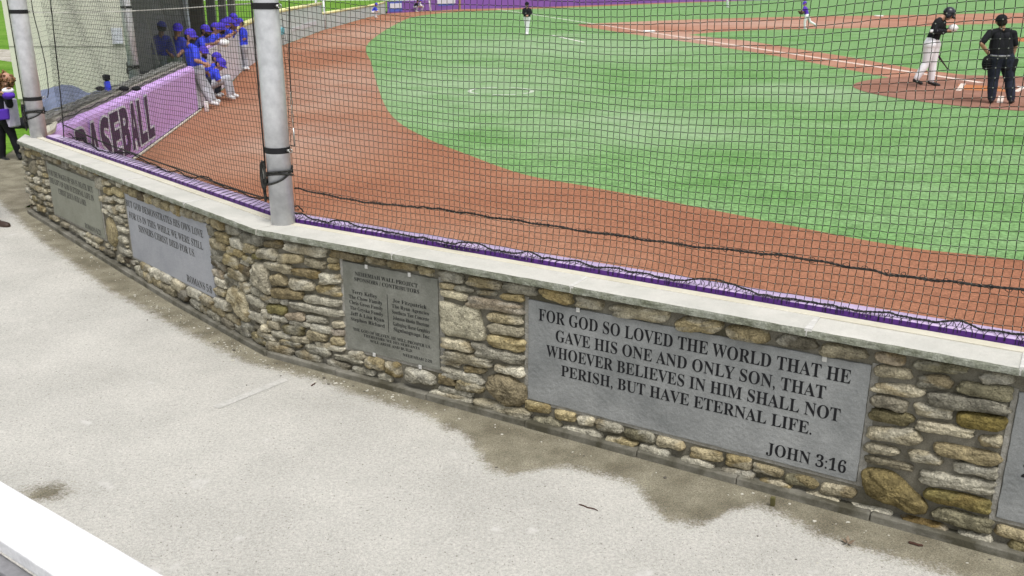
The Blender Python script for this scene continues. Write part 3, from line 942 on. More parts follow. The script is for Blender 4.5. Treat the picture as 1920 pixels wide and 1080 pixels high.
zoomed(420, 450, 5.4, [(410, 40, 600, 50, 80, 'td'), (615, 70, 1035, 130, 100, 'gw'), (345, 130, 545, 150, 110, 'wt'), (555, 185, 795, 190, 95, 't'), (815, 215, 1025, 260, 90, 'gt'), (1055, 200, 1150, 205, 60, 't'),
                       (1050, 265, 1165, 275, 70, 'o'), (425, 245, 695, 300, 105, 'tg'), (705, 320, 970, 350, 85, 'do'), (480, 390, 640, 420, 110, 't'), (665, 440, 915, 470, 115, 'wt'), (490, 530, 800, 560, 105, 'od'),
                       (935, 490, 1185, 530, 95, 'o'), (975, 395, 1180, 395, 105, 'gw'), (805, 585, 1195, 650, 80, 'wg'), (670, 645, 1215, 760, 75, 'wg'), (375, 580, 575, 615, 75, 'wg'), (580, 620, 660, 635, 60, 'w'),
                       (245, 580, 420, 660, 85, 'gw'), (440, 690, 635, 720, 95, 'v'), (640, 770, 820, 780, 75, 'tp'), (835, 795, 1050, 815, 65, 'wg'), (670, 835, 885, 860, 55, 'w'), (380, 730, 495, 775, 75, 'w'),
                       (495, 785, 655, 815, 60, 'w'), (1100, 850, 1215, 865, 75, 'tw'), (895, 875, 1100, 925, 80, 'wg'), (600, 895, 820, 920, 95, 'dv'), (850, 950, 1050, 990, 105, 'og'), (1095, 930, 1230, 940, 65, 'gp'),
                       (1085, 1015, 1215, 1030, 95, 't'), (680, 995, 885, 1020, 70, 'tw'), (480, 940, 680, 985, 60, 'gw'), (570, 1030, 790, 1065, 60, 'g'), (375, 885, 475, 910, 70, 'tw'), (440, 840, 560, 870, 85, 't'),
                       (270, 740, 430, 810, 105, 'w'), (335, 920, 515, 1015, 70, 'tw'), (305, 960, 445, 1040, 95, 'tv'), (270, 650, 385, 700, 80, 'gd'), (280, 500, 365, 540, 85, 'wg')])
zoomed(360, 480, 4.153, [(590, 690, 795, 750, 80, 'dg'), (690, 665, 860, 700, 45, 't'), (895, 705, 1080, 755, 70, 'g'), (825, 760, 1010, 805, 80, 'wg'), (970, 685, 1190, 730, 50, 'w'), (480, 610, 580, 665, 75, 't'),
                         (390, 530, 490, 575, 60, 'g'), (345, 545, 460, 610, 70, 'g'), (270, 460, 385, 520, 55, 'tg'), (245, 490, 345, 560, 70, 'dg'), (175, 400, 265, 450, 65, 't'), (140, 430, 235, 490, 70, 'g'),
                         (75, 390, 140, 430, 65, 't'), (85, 335, 180, 375, 70, 'tw'), (175, 345, 300, 405, 70, 'wt')])
zoomed(200, 330, 4.153, [(120, 95, 170, 110, 60, 'gt'), (180, 115, 248, 145, 70, 'yt'), (252, 150, 298, 170, 65, 'd'), (305, 170, 362, 195, 70, 'yt'), (368, 195, 428, 215, 65, 'tg'), (432, 220, 492, 245, 65, 'yt'),
                         (508, 250, 575, 275, 80, 'o'), (582, 275, 668, 300, 75, 'gt'), (680, 310, 770, 335, 70, 'gt'), (780, 335, 815, 350, 60, 't'), (818, 360, 910, 395, 80, 't'), (775, 405, 850, 430, 90, 'g'),
                         (940, 405, 1045, 435, 80, 'g'), (855, 460, 965, 500, 75, 'oy'), (1055, 470, 1215, 510, 85, 'g'), (970, 510, 1070, 545, 80, 'w'), (1070, 550, 1170, 570, 80, 't'), (790, 500, 930, 560, 80, 'tg'),
                         (940, 570, 1065, 610, 65, 'o'), (920, 640, 1035, 690, 90, 'oy'), (1065, 635, 1140, 660, 50, 'y'), (1045, 665, 1110, 690, 40, 'w'), (1040, 720, 1120, 750, 80, 'd'), (1140, 620, 1200, 630, 45, 'v'),
                         (800, 575, 860, 600, 60, 'g'), (810, 630, 920, 650, 50, 'g'), (820, 660, 950, 725, 60, 'd'), (960, 740, 1080, 790, 85, 't'), (825, 740, 910, 770, 65, 'tp'), (930, 780, 1025, 830, 60, 'g'),
                         (860, 810, 935, 850, 70, 'w'), (840, 880, 930, 915, 60, 't'), (1040, 840, 1120, 880, 75, 'gw'), (750, 955, 840, 1005, 80, 'wt'), (635, 890, 740, 940, 75, 'w'), (515, 830, 605, 880, 80, 'wt'),
                         (450, 860, 550, 910, 75, 'tg'), (345, 735, 430, 780, 75, 'w'), (275, 690, 345, 730, 60, 't'), (430, 775, 515, 820, 65, 'w'), (370, 805, 445, 850, 65, 't'), (230, 720, 300, 770, 65, 'g'),
                         (300, 760, 365, 810, 75, 't'), (565, 905, 645, 955, 80, 'd'), (660, 970, 750, 1025, 70, 'g'), (850, 970, 960, 1020, 75, 'w'), (740, 1010, 800, 1060, 80, 't')])
big(600, 450, 4, [(890, 460), (950, 462), (1060, 500), (1090, 485), (1150, 492), (1190, 520), (1215, 620), (1245, 740), (1180, 760), (1040, 732), (920, 700), (895, 600)], 'wwv', .035)
big(800, 540, 4.154, [(475, 690), (560, 668), (650, 690), (720, 735), (772, 775), (772, 890), (680, 925), (610, 905), (490, 800), (468, 740)], 'dt', .06)
big(1440, 810, 4, [(695, 300), (750, 272), (900, 290), (990, 340), (1090, 440), (1185, 530), (1185, 610), (1080, 605), (900, 540), (800, 500), (720, 440)], 'om', .05)
big(420, 450, 5.4, [(290, 245), (330, 222), (410, 235), (440, 300), (465, 420), (488, 550), (400, 530), (300, 450), (280, 350)], 'wwt', .045)
big(420, 450, 5.4, [(42, 500), (100, 455), (160, 480), (210, 520), (250, 600), (262, 700), (262, 790), (220, 832), (130, 745), (100, 660), (40, 600)], 'wty', .045)
big(0, 220, 4.153, [(835, 780), (870, 800), (900, 870), (910, 960), (890, 1010), (850, 960), (830, 870)], 'ty', .03)
big(0, 220, 4.153, [(235, 350), (265, 332), (290, 350), (285, 420), (255, 440), (232, 410)], 'tw', .03)
big(0, 220, 4.153, [(742, 465), (795, 480), (795, 565), (745, 550)], 'w', .025)




def fill(fr, nm, smin, smax, tries, lens, hts):
    """pack more stones in the bare mortar, in rough courses"""
    for it in range(tries):
        k = it / tries
        l = random.uniform(*lens) * (1 - .45 * k); h = random.uniform(*hts) * (1 - .35 * k)
        s = random.uniform(smin, smax)
        zb = path_z(*fr.w(s, 0, 0)[:2]) + .048
        z = random.uniform(zb + h / 2, ZC0 - .008 - h / 2)
        ok = True
        for a, b, c, d in PLAQ[nm]:
            if s + l / 2 > a - .012 and s - l / 2 < b + .012 and z + h / 2 > c - .012 and z - h / 2 < d + .012:
                ok = False; break
        if not ok:
            continue
        for (s2, z2, l2, h2) in OCC[nm]:
            if abs(s - s2) < (l + l2) / 2 * .96 + .008 and abs(z - z2) < (h + h2) / 2 * .95 + .008:
                ok = False; break
        if not ok:
            continue
        OCC[nm].append((s, z, l, h))
        c = random.choice(['w', 'wt', 'wt', 'tg', 'g', 'y', 'wt', 'wy', 'gw', 'w', 'wg', 'w', 'wt', 'w'])
        if z < zb + .15 and random.random() < .5:
            c = random.choice(['g', 'd', 'dg', 't'])
        stone(fr, s, z, outline(l, h), random.uniform(-.06, .06), mixc(c), min(.04, .014 + .3 * h), random.uniform(.3, .5))


fill(FL, 'L', .10, 5.06, 16000, (.13, .27), (.045, .075))
fill(FL, 'L', .10, 5.07, 9000, (.08, .14), (.028, .045))
fill(FR, 'R', .03, 7.4, 9000, (.16, .28), (.06, .085))
fill(FR, 'R', .03, 7.4, 3000, (.09, .13), (.032, .045))
so_ = stones.build('stonework', 'stone', wall)
so_.data.polygons.foreach_set('use_smooth', stone_flat)      # true = weathered round, false = freshly split faces

# ------------------------------------------------------------------ plaques
def serif(s):
    o = ''
    for c in s:
        if 'A' <= c <= 'Z': o += chr(0x1D400 + ord(c) - 65)
        elif 'a' <= c <= 'z': o += chr(0x1D41A + ord(c) - 97)
        elif '0' <= c <= '9': o += chr(0x1D7CE + ord(c) - 48)
        else: o += c
    return o


def text_mesh(body, offset=0.0, extrude=.0, res=3):
    c = bpy.data.curves.new('text', 'FONT')
    c.body = body
    c.size = 1.0
    c.offset = offset
    c.extrude = extrude
    c.resolution_u = res
    o = bpy.data.objects.new('text', c)
    COL.objects.link(o)
    dg = bpy.context.evaluated_depsgraph_get()
    me = bpy.data.meshes.new_from_object(o.evaluated_get(dg))
    v = np.array([p.co[:] for p in me.vertices]) if len(me.vertices) else np.zeros((0, 3))
    f = [tuple(p.vertices) for p in me.polygons]
    bpy.data.objects.remove(o); bpy.data.curves.remove(c); bpy.data.meshes.remove(me)
    return v, f


def put_text(mb, fr, body, sa, sb, zbase, cap, off, mi=0):
    """lettering running from sa to sb along the wall, baseline zbase"""
    v, f = text_mesh(serif(body))
    x0, x1 = v[:, 0].min(), v[:, 0].max()
    caph = .70
    vs = [fr.w(sa + (x - x0) / (x1 - x0) * (sb - sa), off, zbase + y / caph * cap) for x, y, _ in v]
    mb.add(vs, f, mi)


def plaque(fr, s0, s1, z0, z1, m, label, lines, lm, clips, bar=None, off=.046):
    a, b = min(s0, s1), max(s0, s1)
    root = empty('engraved_plaque', fr.w((a + b) / 2, off, z0), label, 'plaque', 'engraved plaques set in the stone wall')
    n = 40
    mb = MB()
    pts = []
    # slightly uneven sawn edge
    for t in np.linspace(0, 1, n)[:-1]: pts.append((a + (b - a) * t, z0 + random.uniform(-.0015, .0015)))
    for t in np.linspace(0, 1, 16)[:-1]: pts.append((b + random.uniform(-.0015, .0015), z0 + (z1 - z0) * t))
    for t in np.linspace(1, 0, n)[:-1]: pts.append((a + (b - a) * t, z1 + random.uniform(-.0015, .0015)))
    for t in np.linspace(1, 0, 16)[:-1]: pts.append((a + random.uniform(-.0015, .0015), z0 + (z1 - z0) * t))
    P = [fr.w(s, off, z) for s, z in pts]
    up = np.array([-fr.n[0], -fr.n[1], 0]) * .03
    mb.prism(P if fr is FR else P[::-1], up)
    bevel(mb.build('slab', m, root), .003, 2)
    tb = MB()
    for (body, sa, sb, zb, cap) in lines:
        put_text(tb, fr, body, sa, sb, zb, cap, off - .0012)
    if bar:
        s, za, zb = bar
        tb.add([fr.w(s - .002, off - .0012, za), fr.w(s + .002, off - .0012, za), fr.w(s + .002, off - .0012, zb), fr.w(s - .002, off - .0012, zb)], [(0, 1, 2, 3)])
    if tb.v:
        tb.build('lettering', lm, root)
    for s, z in clips:
        c = MB()
        p = [fr.w(s - .011, off - .006, z - .013), fr.w(s + .011, off - .006, z - .013), fr.w(s + .011, off - .0005, z - .013), fr.w(s - .011, off - .0005, z - .013)]
        c.prism(p, (0, 0, .026))
        bevel(c.build('clip', 'clip', root), .002)
    mbm = MB()
    # mortar bed showing as a rim round the slab
    for (sa, sb, za, zb) in ((a - .026, a - .002, z0 - .02, z1 + .012), (b + .002, b + .036, z0 - .02, z1 + .012), (a - .002, b + .002, z0 - .02, z0 - .002)):
        p = [fr.w(sa, .0535, za), fr.w(sb, .0535, za), fr.w(sb, .06, za), fr.w(sa, .06, za)]
        mbm.prism(p, (0, 0, zb - za))
    mbm.build('mortar_bed', 'bed', root)
    return root


plaque(FR, 2.043, 3.862, .158, .763, 'plaque_mid', 'widest grey slate plaque, its large verse ending in JOHN 3:16',
       [('FOR GOD SO LOVED THE WORLD THAT HE', 2.110, 3.780, .653, .071), ('GAVE HIS ONE AND ONLY SON, THAT', 2.219, 3.676, .550, .069), ('WHOEVER BELIEVES IN HIM SHALL NOT', 2.160, 3.753, .450, .069),
        ('PERISH, BUT HAVE ETERNAL LIFE.', 2.257, 3.632, .350, .067), ('JOHN 3:16', 3.424, 3.809, .190, .066)], 'letter', [(2.354, .759), (3.653, .752)])
plaque(FR, .692, 1.425, .196, .779, 'plaque_dark', 'narrow olive grey plaque listing sponsors and contributors in two columns',
       [('NEHEMIAH WALL PROJECT', .793, 1.278, .702, .025), ('SPONSORS / CONTRIBUTORS', .785, 1.289, .665, .025), ('Terry Kelley', .759, .962, .579, .024), ('The Chow Family', .732, 1.001, .542, .024),
        ('Chris Gross Family', .734, 1.003, .506, .024), ('The Gryska Family', .736, 1.003, .468, .024), ('Jeff & Lisa Ryan', .738, 1.010, .430, .024), ('Stephen Richard', .738, 1.012, .393, .024),
        ('Joe Fitzpatrick', 1.083, 1.340, .577, .024), ('The Ryan Agencies', 1.075, 1.355, .540, .024), ('Southern Tier Concrete', 1.075, 1.355, .502, .024), ('Johnston-Rhodes Bluestone', 1.080, 1.354, .464, .024),
        ('Galloping Horse Graphics', 1.078, 1.359, .424, .024), ('Signlanguage, Inc.', 1.082, 1.361, .388, .024), ('THE GOD OF HEAVEN, HE WILL PROSPER US,', .752, 1.363, .327, .020),
        ('THEREFORE WE HIS SERVANTS', .836, 1.277, .301, .018), ('WILL ARISE AND BUILD.', .887, 1.225, .272, .018), ('NEHEMIAH 2:20', 1.146, 1.368, .234, .018)], 'letter', [(.889, .773), (1.221, .775), (.917, .193), (1.278, .188)],
       bar=(1.042, .369, .617))
plaque(FL, .81, 2.345, .205, .775, 'plaque_pale', 'pale blue grey plaque with the verse marked ROMANS 5:8, beside the wall bend',
       [('BUT GOD DEMONSTRATES HIS OWN LOVE', 2.344, .908, .655, .058), ('FOR US IN THIS: WHILE WE WERE STILL', 2.309, .930, .557, .058), ('SINNERS CHRIST DIED FOR US.', 2.133, 1.086, .471, .058),
        ('ROMANS 5:8', 1.282, .857, .234, .058)], 'letter_soft', [])
plaque(FL, 2.98, 4.31, .238, .755, 'plaque_tan', 'tan weathered plaque near the far end of the wall under the tall post',
       [('FOR THE WAGES OF SIN IS DEATH, BUT', 4.298, 3.110, .641, .056), ('THE GIFT OF GOD IS ETERNAL LIFE IN', 4.300, 3.113, .562, .056), ('CHRIST JESUS OUR LORD.', 4.085, 3.325, .481, .056),
        ('ROMANS 6:23', 3.456, 3.055, .254, .05)], 'letter_soft', [])
plaque(FR, 4.462, 6.27, .16, .772, 'plaque_mid', 'grey slate plaque cut off by the picture edge, only its border showing',
       [('2', 4.528, 4.575, .385, .066)], 'letter', [])

# ================================================================== PADS BEHIND THE WALL
pad = empty('wall_pad', (*CORNER, 0), 'purple vinyl padding along the back edge of the stone wall', 'padding')
mb = MB(); slab(mb, 7.5, 4.95, .270, .395, -.2, .932)
o = mb.build('cushion', 'padtop', pad); bevel(o, .018, 3)
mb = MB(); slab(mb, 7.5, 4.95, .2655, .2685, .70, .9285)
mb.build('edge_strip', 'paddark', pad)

# the long BASEBALL wall
bd = (BWB - BWA) / np.linalg.norm(BWB - BWA)
bn = np.array([bd[1], -bd[0]])                     # faces the field


def bw(u, o, z):
    p = BWA + bd * u + bn * o
    return (p[0], p[1], z)


BL = float(np.linalg.norm(BWB - BWA))
bwall = empty('baseball_wall', (*BWA, 0), 'lilac padded wall lettered BASEBALL running from the stone wall to the dugout', 'wall')
cuts = [.42, 1.9, 3.45, 5.0, 6.6, 8.1, BL]
for a, b in zip(cuts[:-1], cuts[1:]):
    mb = MB()
    pr = [(.0, .02), (.0, .80), (-.015, .85), (-.05, .875), (-.12, .88), (-.14, .86), (-.14, .02)]
    vs, fs = [], []
    n = 12
    for i in range(n + 1):
        u = a + .006 + (b - a - .012) * i / n
        e = min(1, min(i, n - i) / 1.0)
        for (oo, z) in pr:
            vs.append(bw(u, oo - .012 * (1 - e) + .004 * sin(u * 5) * (z > .5), z + .004 * sin(u * 7)))
    m = len(pr)
    for i in range(n):
        for q in range(m):
            q2 = (q + 1) % m
            fs.append((i * m + q, i * m + q2, (i + 1) * m + q2, (i + 1) * m + q))
    fs.append(tuple(range(m))); fs.append(tuple(reversed(range(n * m, n * m + m))))
    mb.add(vs, fs)
    mb.build('pad_panel', 'pad', bwall, smooth=False)
mb = MB(); mb.prism([bw(1.2, -.16, .0), bw(BL, -.16, .0), bw(BL, -.36, .0), bw(1.2, -.36, .0)], (0, 0, .93))
mb.build('block_core', 'blockbase', bwall)
mb = MB(); mb.prism([bw(.42, .012, -.0), bw(BL, .012, -.0), bw(BL, .05, -.0), bw(.42, .05, -.0)], (0, 0, .018))
mb.build('base_strip', 'cream', bwall)
wl, dl = MB(), MB()
for i, ch in enumerate('BASEBALL'):
    u0 = 1.28 + .512 * i
    v, f = text_mesh(chr(0x1D5D4 + ord(ch) - 65))
    x0, x1, y0, y1 = v[:, 0].min(), v[:, 0].max(), v[:, 1].min(), v[:, 1].max()
    for mbx, g, oo in ((wl, .030, .0075), (dl, 0, .010)):
        v2, f2 = text_mesh(chr(0x1D5D4 + ord(ch) - 65), offset=.055 if mbx is wl else .018)
        sx = .41 / (x1 - x0); sz = .63 / (y1 - y0)
        mbx.add([bw(u0 + (x - x0) * sx, oo, .125 + (y - y0) * sz) for x, y, _ in v2], f2)
wl.build('letter_outline', 'banner_white', bwall)
dl.build('lettering', 'letters_purple' if 'letters_purple' in M else 'paddark', bwall)

# ================================================================== POSTS
def clamp(root, c, z, r, label=None):
    mb = MB()
    pts = [(c[0] + (r + .003) * cos(a), c[1] + (r + .003) * sin(a)) for a in np.linspace(0, 2 * pi, 33)[:-1]]
    pin = [(c[0] + (r - .002) * cos(a), c[1] + (r - .002) * sin(a)) for a in np.linspace(0, 2 * pi, 33)[:-1]]
    vs = [(*p, z - .019) for p in pts] + [(*p, z + .019) for p in pts] + [(*p, z + .019) for p in pin] + [(*p, z - .019) for p in pin]
    n = 32
    fs = []
    for q in range(4):
        for i in range(n):
            j = (i + 1) % n
            fs.append((q * n + i, q * n + j, ((q + 1) % 4) * n + j, ((q + 1) % 4) * n + i))
    mb.add(vs, fs)
    mb.build('strap', 'strap', root, smooth=False)


def shackle(root, p, d):
    mb = MB()
    p = np.array(p, float); d = np.array([d[0], d[1], 0])
    mb.tube([p, p + d * .02], .008, 8)
    mb.tube([p + d * .02 + np.array([0, 0, .012 * sin(a)]) + d * (.014 - .014 * cos(a)) for a in np.linspace(0, 2 * pi, 13)[:-1]], .003, 6, closed=True)
    mb.build('shackle', 'steel', root, smooth=True)


def net_post(c, zb, ztop, r, label, straps, cordside, cleat_z, netdir, loops):
    root = empty('net_post', (c[0], c[1], zb), label, 'post', 'galvanised posts holding the netting')
    mb = MB()
    mb.tube([(c[0], c[1], z) for z in (zb, zb + 1, zb + 2, ztop)], r, 40)
    mb.build('pole', 'galv', root, smooth=True)
    pb = MB(); pb.ellipsoid((c[0], c[1], ztop), (r + .004, r + .004, .05), nu=24, nv=6, v0=0, v1=pi / 2)
    pb.build('pole_cap', 'galv', root, smooth=True)
    for z in straps:
        clamp(root, c, z, r)
        shackle(root, (c[0] + netdir[0] * (r + .004), c[1] + netdir[1] * (r + .004), z), netdir)
    # halyard down one side, wound round the post and made off on a cleat
    cs = np.array(cordside, float); cs /= np.linalg.norm(cs)
    tg = np.array([-cs[1], cs[0]])
    p0 = np.array(c) + cs * (r + .008)
    mb = MB()
    mb.tube([(p0[0], p0[1], z) for z in np.linspace(cleat_z + .05, ztop - .05, 12)], .0055, 7)
    for dz0, dz1, sw in ((.02, .0, .018), (.005, -.03, .03), (-.055, .015, -.028)):
        pts = []
        for a in np.linspace(-3.1, 3.1, 34):
            q = cs * cos(a) * (r + .006) + tg * sin(a) * (r + .006)
            t = abs(a) / 3.1
            pts.append((c[0] + q[0], c[1] + q[1], cleat_z + dz0 * (1 - t) + (dz1 + .04) * t + sw * sin(a * 1.2) * .6))
        mb.tube(pts, .0072, 7)
    # hanging bight
    pts = []
    for a in np.linspace(0, 2 * pi, 22)[:-1]:
        pts.append((p0[0] + cs[0] * (.016 + .004 * cos(a)) + tg[0] * .018 * cos(a), p0[1] + cs[1] * (.016 + .004 * cos(a)) + tg[1] * .018 * cos(a), cleat_z - .09 + .075 * sin(a)))
    mb.tube(pts, .0075, 7, closed=True)
    mb.build('halyard', 'rope', root, smooth=True)
    mb = MB()
    for q in range(6):
        w = random.uniform(-.008, .008)
        pts = []
        for a in np.linspace(0, 2 * pi, 18)[:-1]:
            pts.append((p0[0] + cs[0] * (.018 + .012 * cos(a)) + tg[0] * (w + .02 * cos(a + q)), p0[1] + cs[1] * (.018 + .012 * cos(a)) + tg[1] * (w + .02 * cos(a + q)),
                        cleat_z + .01 * q - .03 + (.055 + .006 * q % 3) * sin(a)))
        mb.tube(pts, .0085, 6, closed=True)
    mb.build('rope_coil', 'rope', root, smooth=True)
    cl = MB()
    cl.box((p0[0] + cs[0] * .012, p0[1] + cs[1] * .012, cleat_z), (.018, .018, .15))
    bevel(cl.build('cleat', 'steel', root), .004)
    return root


PC = np.array(FR.w(.040, .215, 0)[:2])
net_post(PC, .9, 4.6, .079, 'galvanised post standing on the bend of the stone wall', [1.400, 2.30], (-.95, -.31), 1.225, np.array(DR), 1)
PL_ = np.array(FL.w(5.11, .245, 0)[:2])
net_post(PL_, .86, 4.6, .083, 'galvanised post standing on the far left end of the stone wall', [1.30, 2.17], (-.89, -.46), 1.14, np.array([.6, .8]), 1)
PD = np.array([-6.42, 15.95])
net_post(PD, .9, 4.6, .085, 'galvanised post behind the lilac wall by the dugout corner', [1.12, 2.08], np.array([-1, .3]), 1.08, np.array([.3, -.95]), 1)

# ================================================================== NETTING
def wob(s, z, seed, amp):
    r = np.random.default_rng(seed)
    d = np.zeros_like(s)
    for k in range(7):
        a, b, p = r.uniform(.4, 3.2), r.uniform(.4, 3.5), r.uniform(0, 6.28)
        d += np.sin(a * s + b * z + p) / (1 + k * .35)
    return d * amp / 3


def netting(origin, du, U, z0, z1, cell, rad, seed, label, cat='netting', zlow=None, drape=None, amp=.03, knotsize=.0056, mats=('net', 'knot'), grp='black safety nets round the field', sag=0.0, lift=0.0):
    """knotted cords between two posts; origin is the lower near corner, du the along direction, U its length"""
    du = np.array([du[0], du[1], 0.0]); nn = np.array([du[1], -du[0], 0.0])
    nu = int(U / cell) + 1; nz = int((z1 - z0) / cell) + 1
    uu, zz = np.meshgrid(np.linspace(0, U, nu), np.linspace(z0, z1, nz), indexing='ij')
    n_ = wob(uu * 1.4, zz * 1.6, seed, amp)
    du_ = wob(uu * 2.2, zz * 2.0, seed + 1, .012)
    dz_ = wob(uu * 2.0, zz * 1.4, seed + 2, .016) - sag * np.sin(pi * np.clip(uu / U, 0, 1))
    dz_ += lift * np.clip(uu - 1.9, -2, 2.6) ** 2 * np.clip((zz - z0) / 1.4, 0, 1.2) - lift * .3 * np.clip((zz - z0) / 1.4, 0, 1.2)
    dz_ += np.random.default_rng(seed + 3).normal(0, .0012, uu.shape)
    du_ += np.random.default_rng(seed + 4).normal(0, .0012, uu.shape)
    edgef = np.clip((zz - z0) / .12, 0, 1)
    dz_ = dz_ * (.35 + .65 * edgef)
    if drape:
        a_, n2_, z_ = drape(uu, zz)
        du_ = du_ + a_; n_ = n_ + n2_; dz_ = dz_ + z_
    P = np.array([*origin, 0.0]) + (uu + du_)[..., None] * du + n_[..., None] * nn + np.stack([0 * zz, 0 * zz, zz + dz_], -1)
    vs, fs, mi = [], [], []
    off = 0

    def cords(Pm, e1, e2):
        nonlocal off
        a, b = Pm.shape[0], Pm.shape[1]
        ring = np.stack([Pm + e1 * rad, Pm + e2 * rad, Pm - e1 * rad, Pm - e2 * rad], 2)
        v = ring.reshape(-1, 3)
        I, J = np.meshgrid(np.arange(a), np.arange(b - 1), indexing='ij')
        base = (I * b + J) * 4
        for k in range(4):
            k2 = (k + 1) % 4
            q = np.stack([base + k, base + k2, base + 4 + k2, base + 4 + k], -1).reshape(-1, 4) + off
            fs.append(q); mi.append(np.zeros(len(q), np.int32))
        vs.append(v); off += len(v)
    cords(P, nn, du)
    cords(P.transpose(1, 0, 2), nn, np.array([0, 0, 1.0]))
    # knots
    pk = P.reshape(-1, 3)
    ks = knotsize
    oc = np.stack([pk + nn * ks, pk + du * ks, pk + np.array([0, 0, ks]), pk - nn * ks, pk - du * ks, pk - np.array([0, 0, ks])], 1)
    b = np.arange(len(pk)) * 6 + off
    tri = []
    for t in ((0, 1, 2), (1, 3, 2), (3, 4, 2), (4, 0, 2), (1, 0, 5), (3, 1, 5), (4, 3, 5), (0, 4, 5)):
        tri.append(np.stack([b + t[0], b + t[1], b + t[2]], -1))
    tri = np.concatenate(tri)
    V = np.concatenate(vs + [oc.reshape(-1, 3)])
    Q = np.concatenate(fs)
    root = empty('safety_net', (*origin, z0), label, cat, grp)
    me = bpy.data.meshes.new('net_mesh')
    V = V - np.array([*origin, z0])
    nq, nt_ = len(Q), len(tri)
    me.vertices.add(len(V)); me.vertices.foreach_set('co', V.ravel())
    loops = np.concatenate([Q.ravel(), tri.ravel()]).astype(np.int32)
    me.loops.add(len(loops)); me.loops.foreach_set('vertex_index', loops)
    me.polygons.add(nq + nt_)
    me.polygons.foreach_set('loop_start', np.concatenate([np.arange(nq) * 4, nq * 4 + np.arange(nt_) * 3]).astype(np.int32))
    for k in mats:
        me.materials.append(M[k])
    me.update(calc_edges=True)
    me.polygons.foreach_set('material_index', np.concatenate([np.zeros(nq), np.ones(nt_)]).astype(np.int32))
    me.validate()
    o = bpy.data.objects.new('net_mesh', me)
    COL.objects.link(o); o.parent = root
    return root, P


def rope_along(root, name, pts, r, m, twist=0.0, n=6):
    mb = MB()
    if twist:
        # two strands laid round each other
        P = np.array(pts)
        d = np.concatenate([[0], np.cumsum(np.linalg.norm(np.diff(P, axis=0), axis=1))])
        L = d[-1]
        t = np.arange(0, L, .006)
        Q = np.stack([np.interp(t, d, P[:, i]) for i in range(3)], 1)
        tang = (P[-1] - P[0]) / np.linalg.norm(P[-1] - P[0])
        a = np.cross(tang, [0, 0, 1]); a /= np.linalg.norm(a); b = np.cross(tang, a)
        for ph in (0, pi):
            w = 2 * pi * t / twist + ph
            S = Q + (a * np.cos(w)[:, None] + b * np.sin(w)[:, None]) * r * .75
            mb.tube(S, r, n)
    else:
        mb.tube(pts, r, n)
    return mb.build(name, m, root, smooth=True)


def pad_drape(seed):
    rr = np.random.default_rng(seed)
    ph = rr.uniform(0, 6.28, 4)

    def f(u, z):
        k = np.clip((1.02 - z) / .12, 0, 1) ** 1.5
        w = .5 + .5 * np.sin(u * 9 + ph[0]) * np.sin(u * 4.3 + ph[1])
        return (.012 * k * np.sin(u * 23 + ph[2]), -.10 * k * (.35 + .65 * w) * -1, -.012 * k * w)
    return f


def low_edge(P, seed, zlo=.93):
    """the net's bottom rope, lying and bunching on the pad"""
    rr = np.random.default_rng(seed)
    row = P[:, 0].copy()
    u = np.arange(len(row)) * .038
    bump = np.maximum(0, np.sin(u * 13 + 2 * np.sin(u * 3.1)) * np.sin(u * 2.3 + 1)) * .035 + rr.uniform(-.004, .006, len(u))
    row[:, 2] = np.maximum(row[:, 2], zlo + .009) + bump * .9
    return row


NO = .335


def pad_strands(root, fr, e, seed):
    """the net's last meshes, pulled down over the pad and crossing in slack Vs"""
    rr = np.random.default_rng(seed)
    mb = MB()
    for i in range(len(e) - 1):
        a = e[i]; s = float((a[:2] - CORNER) @ fr.d)
        for k in ((-1, 1) if fr is FR else ((-1, 1)[i % 2],)):
            s2 = s + k * .022 + rr.uniform(-.012, .012)
            m_ = np.array(fr.w((s + s2) / 2, rr.uniform(.285, .31), .937))
            b = np.array(fr.w(s2, .262, .905 + rr.uniform(0, .012)))
            mb.tube([a, (a + m_) / 2 + np.array([0, 0, .003]), m_, np.array(fr.w(s2, .263, .932)), b], .0016, 4)
    mb.build('slack_mesh', 'net', root)


o2 = CORNER + DR * .055 - NR * NO
root, P = netting(o2, DR, 5.3, .925, 2.95, .0375, .0017, 3, 'black net stretched over the right run of the stone wall, before home plate', drape=pad_drape(5), amp=.035, lift=.03, knotsize=.0044)
e = low_edge(P, 1)
rope_along(root, 'bottom_rope', e, .0034, 'rope', .04)
pad_strands(root, FR, e, 4)
# the laced sag rope a hand's width above the pad
rl = [np.array(FR.w(s, NO - .012, z)) for s, z in ((.06, 1.125), (.6, 1.100), (1.0, 1.112), (1.25, 1.124), (1.9, 1.122), (2.7, 1.122), (3.4, 1.142), (3.9, 1.126), (4.4, 1.140), (5.5, 1.13))]
rl = [np.array(p) for p in chain(rl, 8)]
rl = [q + np.array([0, 0, .004 * sin(i * 1.9) + random.uniform(-.003, .003)]) for i, q in enumerate(rl)]
rope_along(root, 'sag_rope', rl, .004, 'rope', .05)
lace = MB()
for i in range(60):
    s = .3 + i * .086 + random.uniform(-.02, .02)
    z = float(np.interp(s, [.2, .6, 1.25, 2.7, 3.4, 5.5], [1.115, 1.1, 1.124, 1.122, 1.142, 1.13]))
    r_ = random.uniform(.007, .014)
    lace.tube([np.array(FR.w(s + r_ * cos(a) * 1.3, NO - .012 + .006 * sin(a * 2), z + r_ * sin(a))) for a in np.linspace(0, 2 * pi, 9)[:-1]], .0018, 4, closed=True)
lace.build('lacing', 'rope', root)
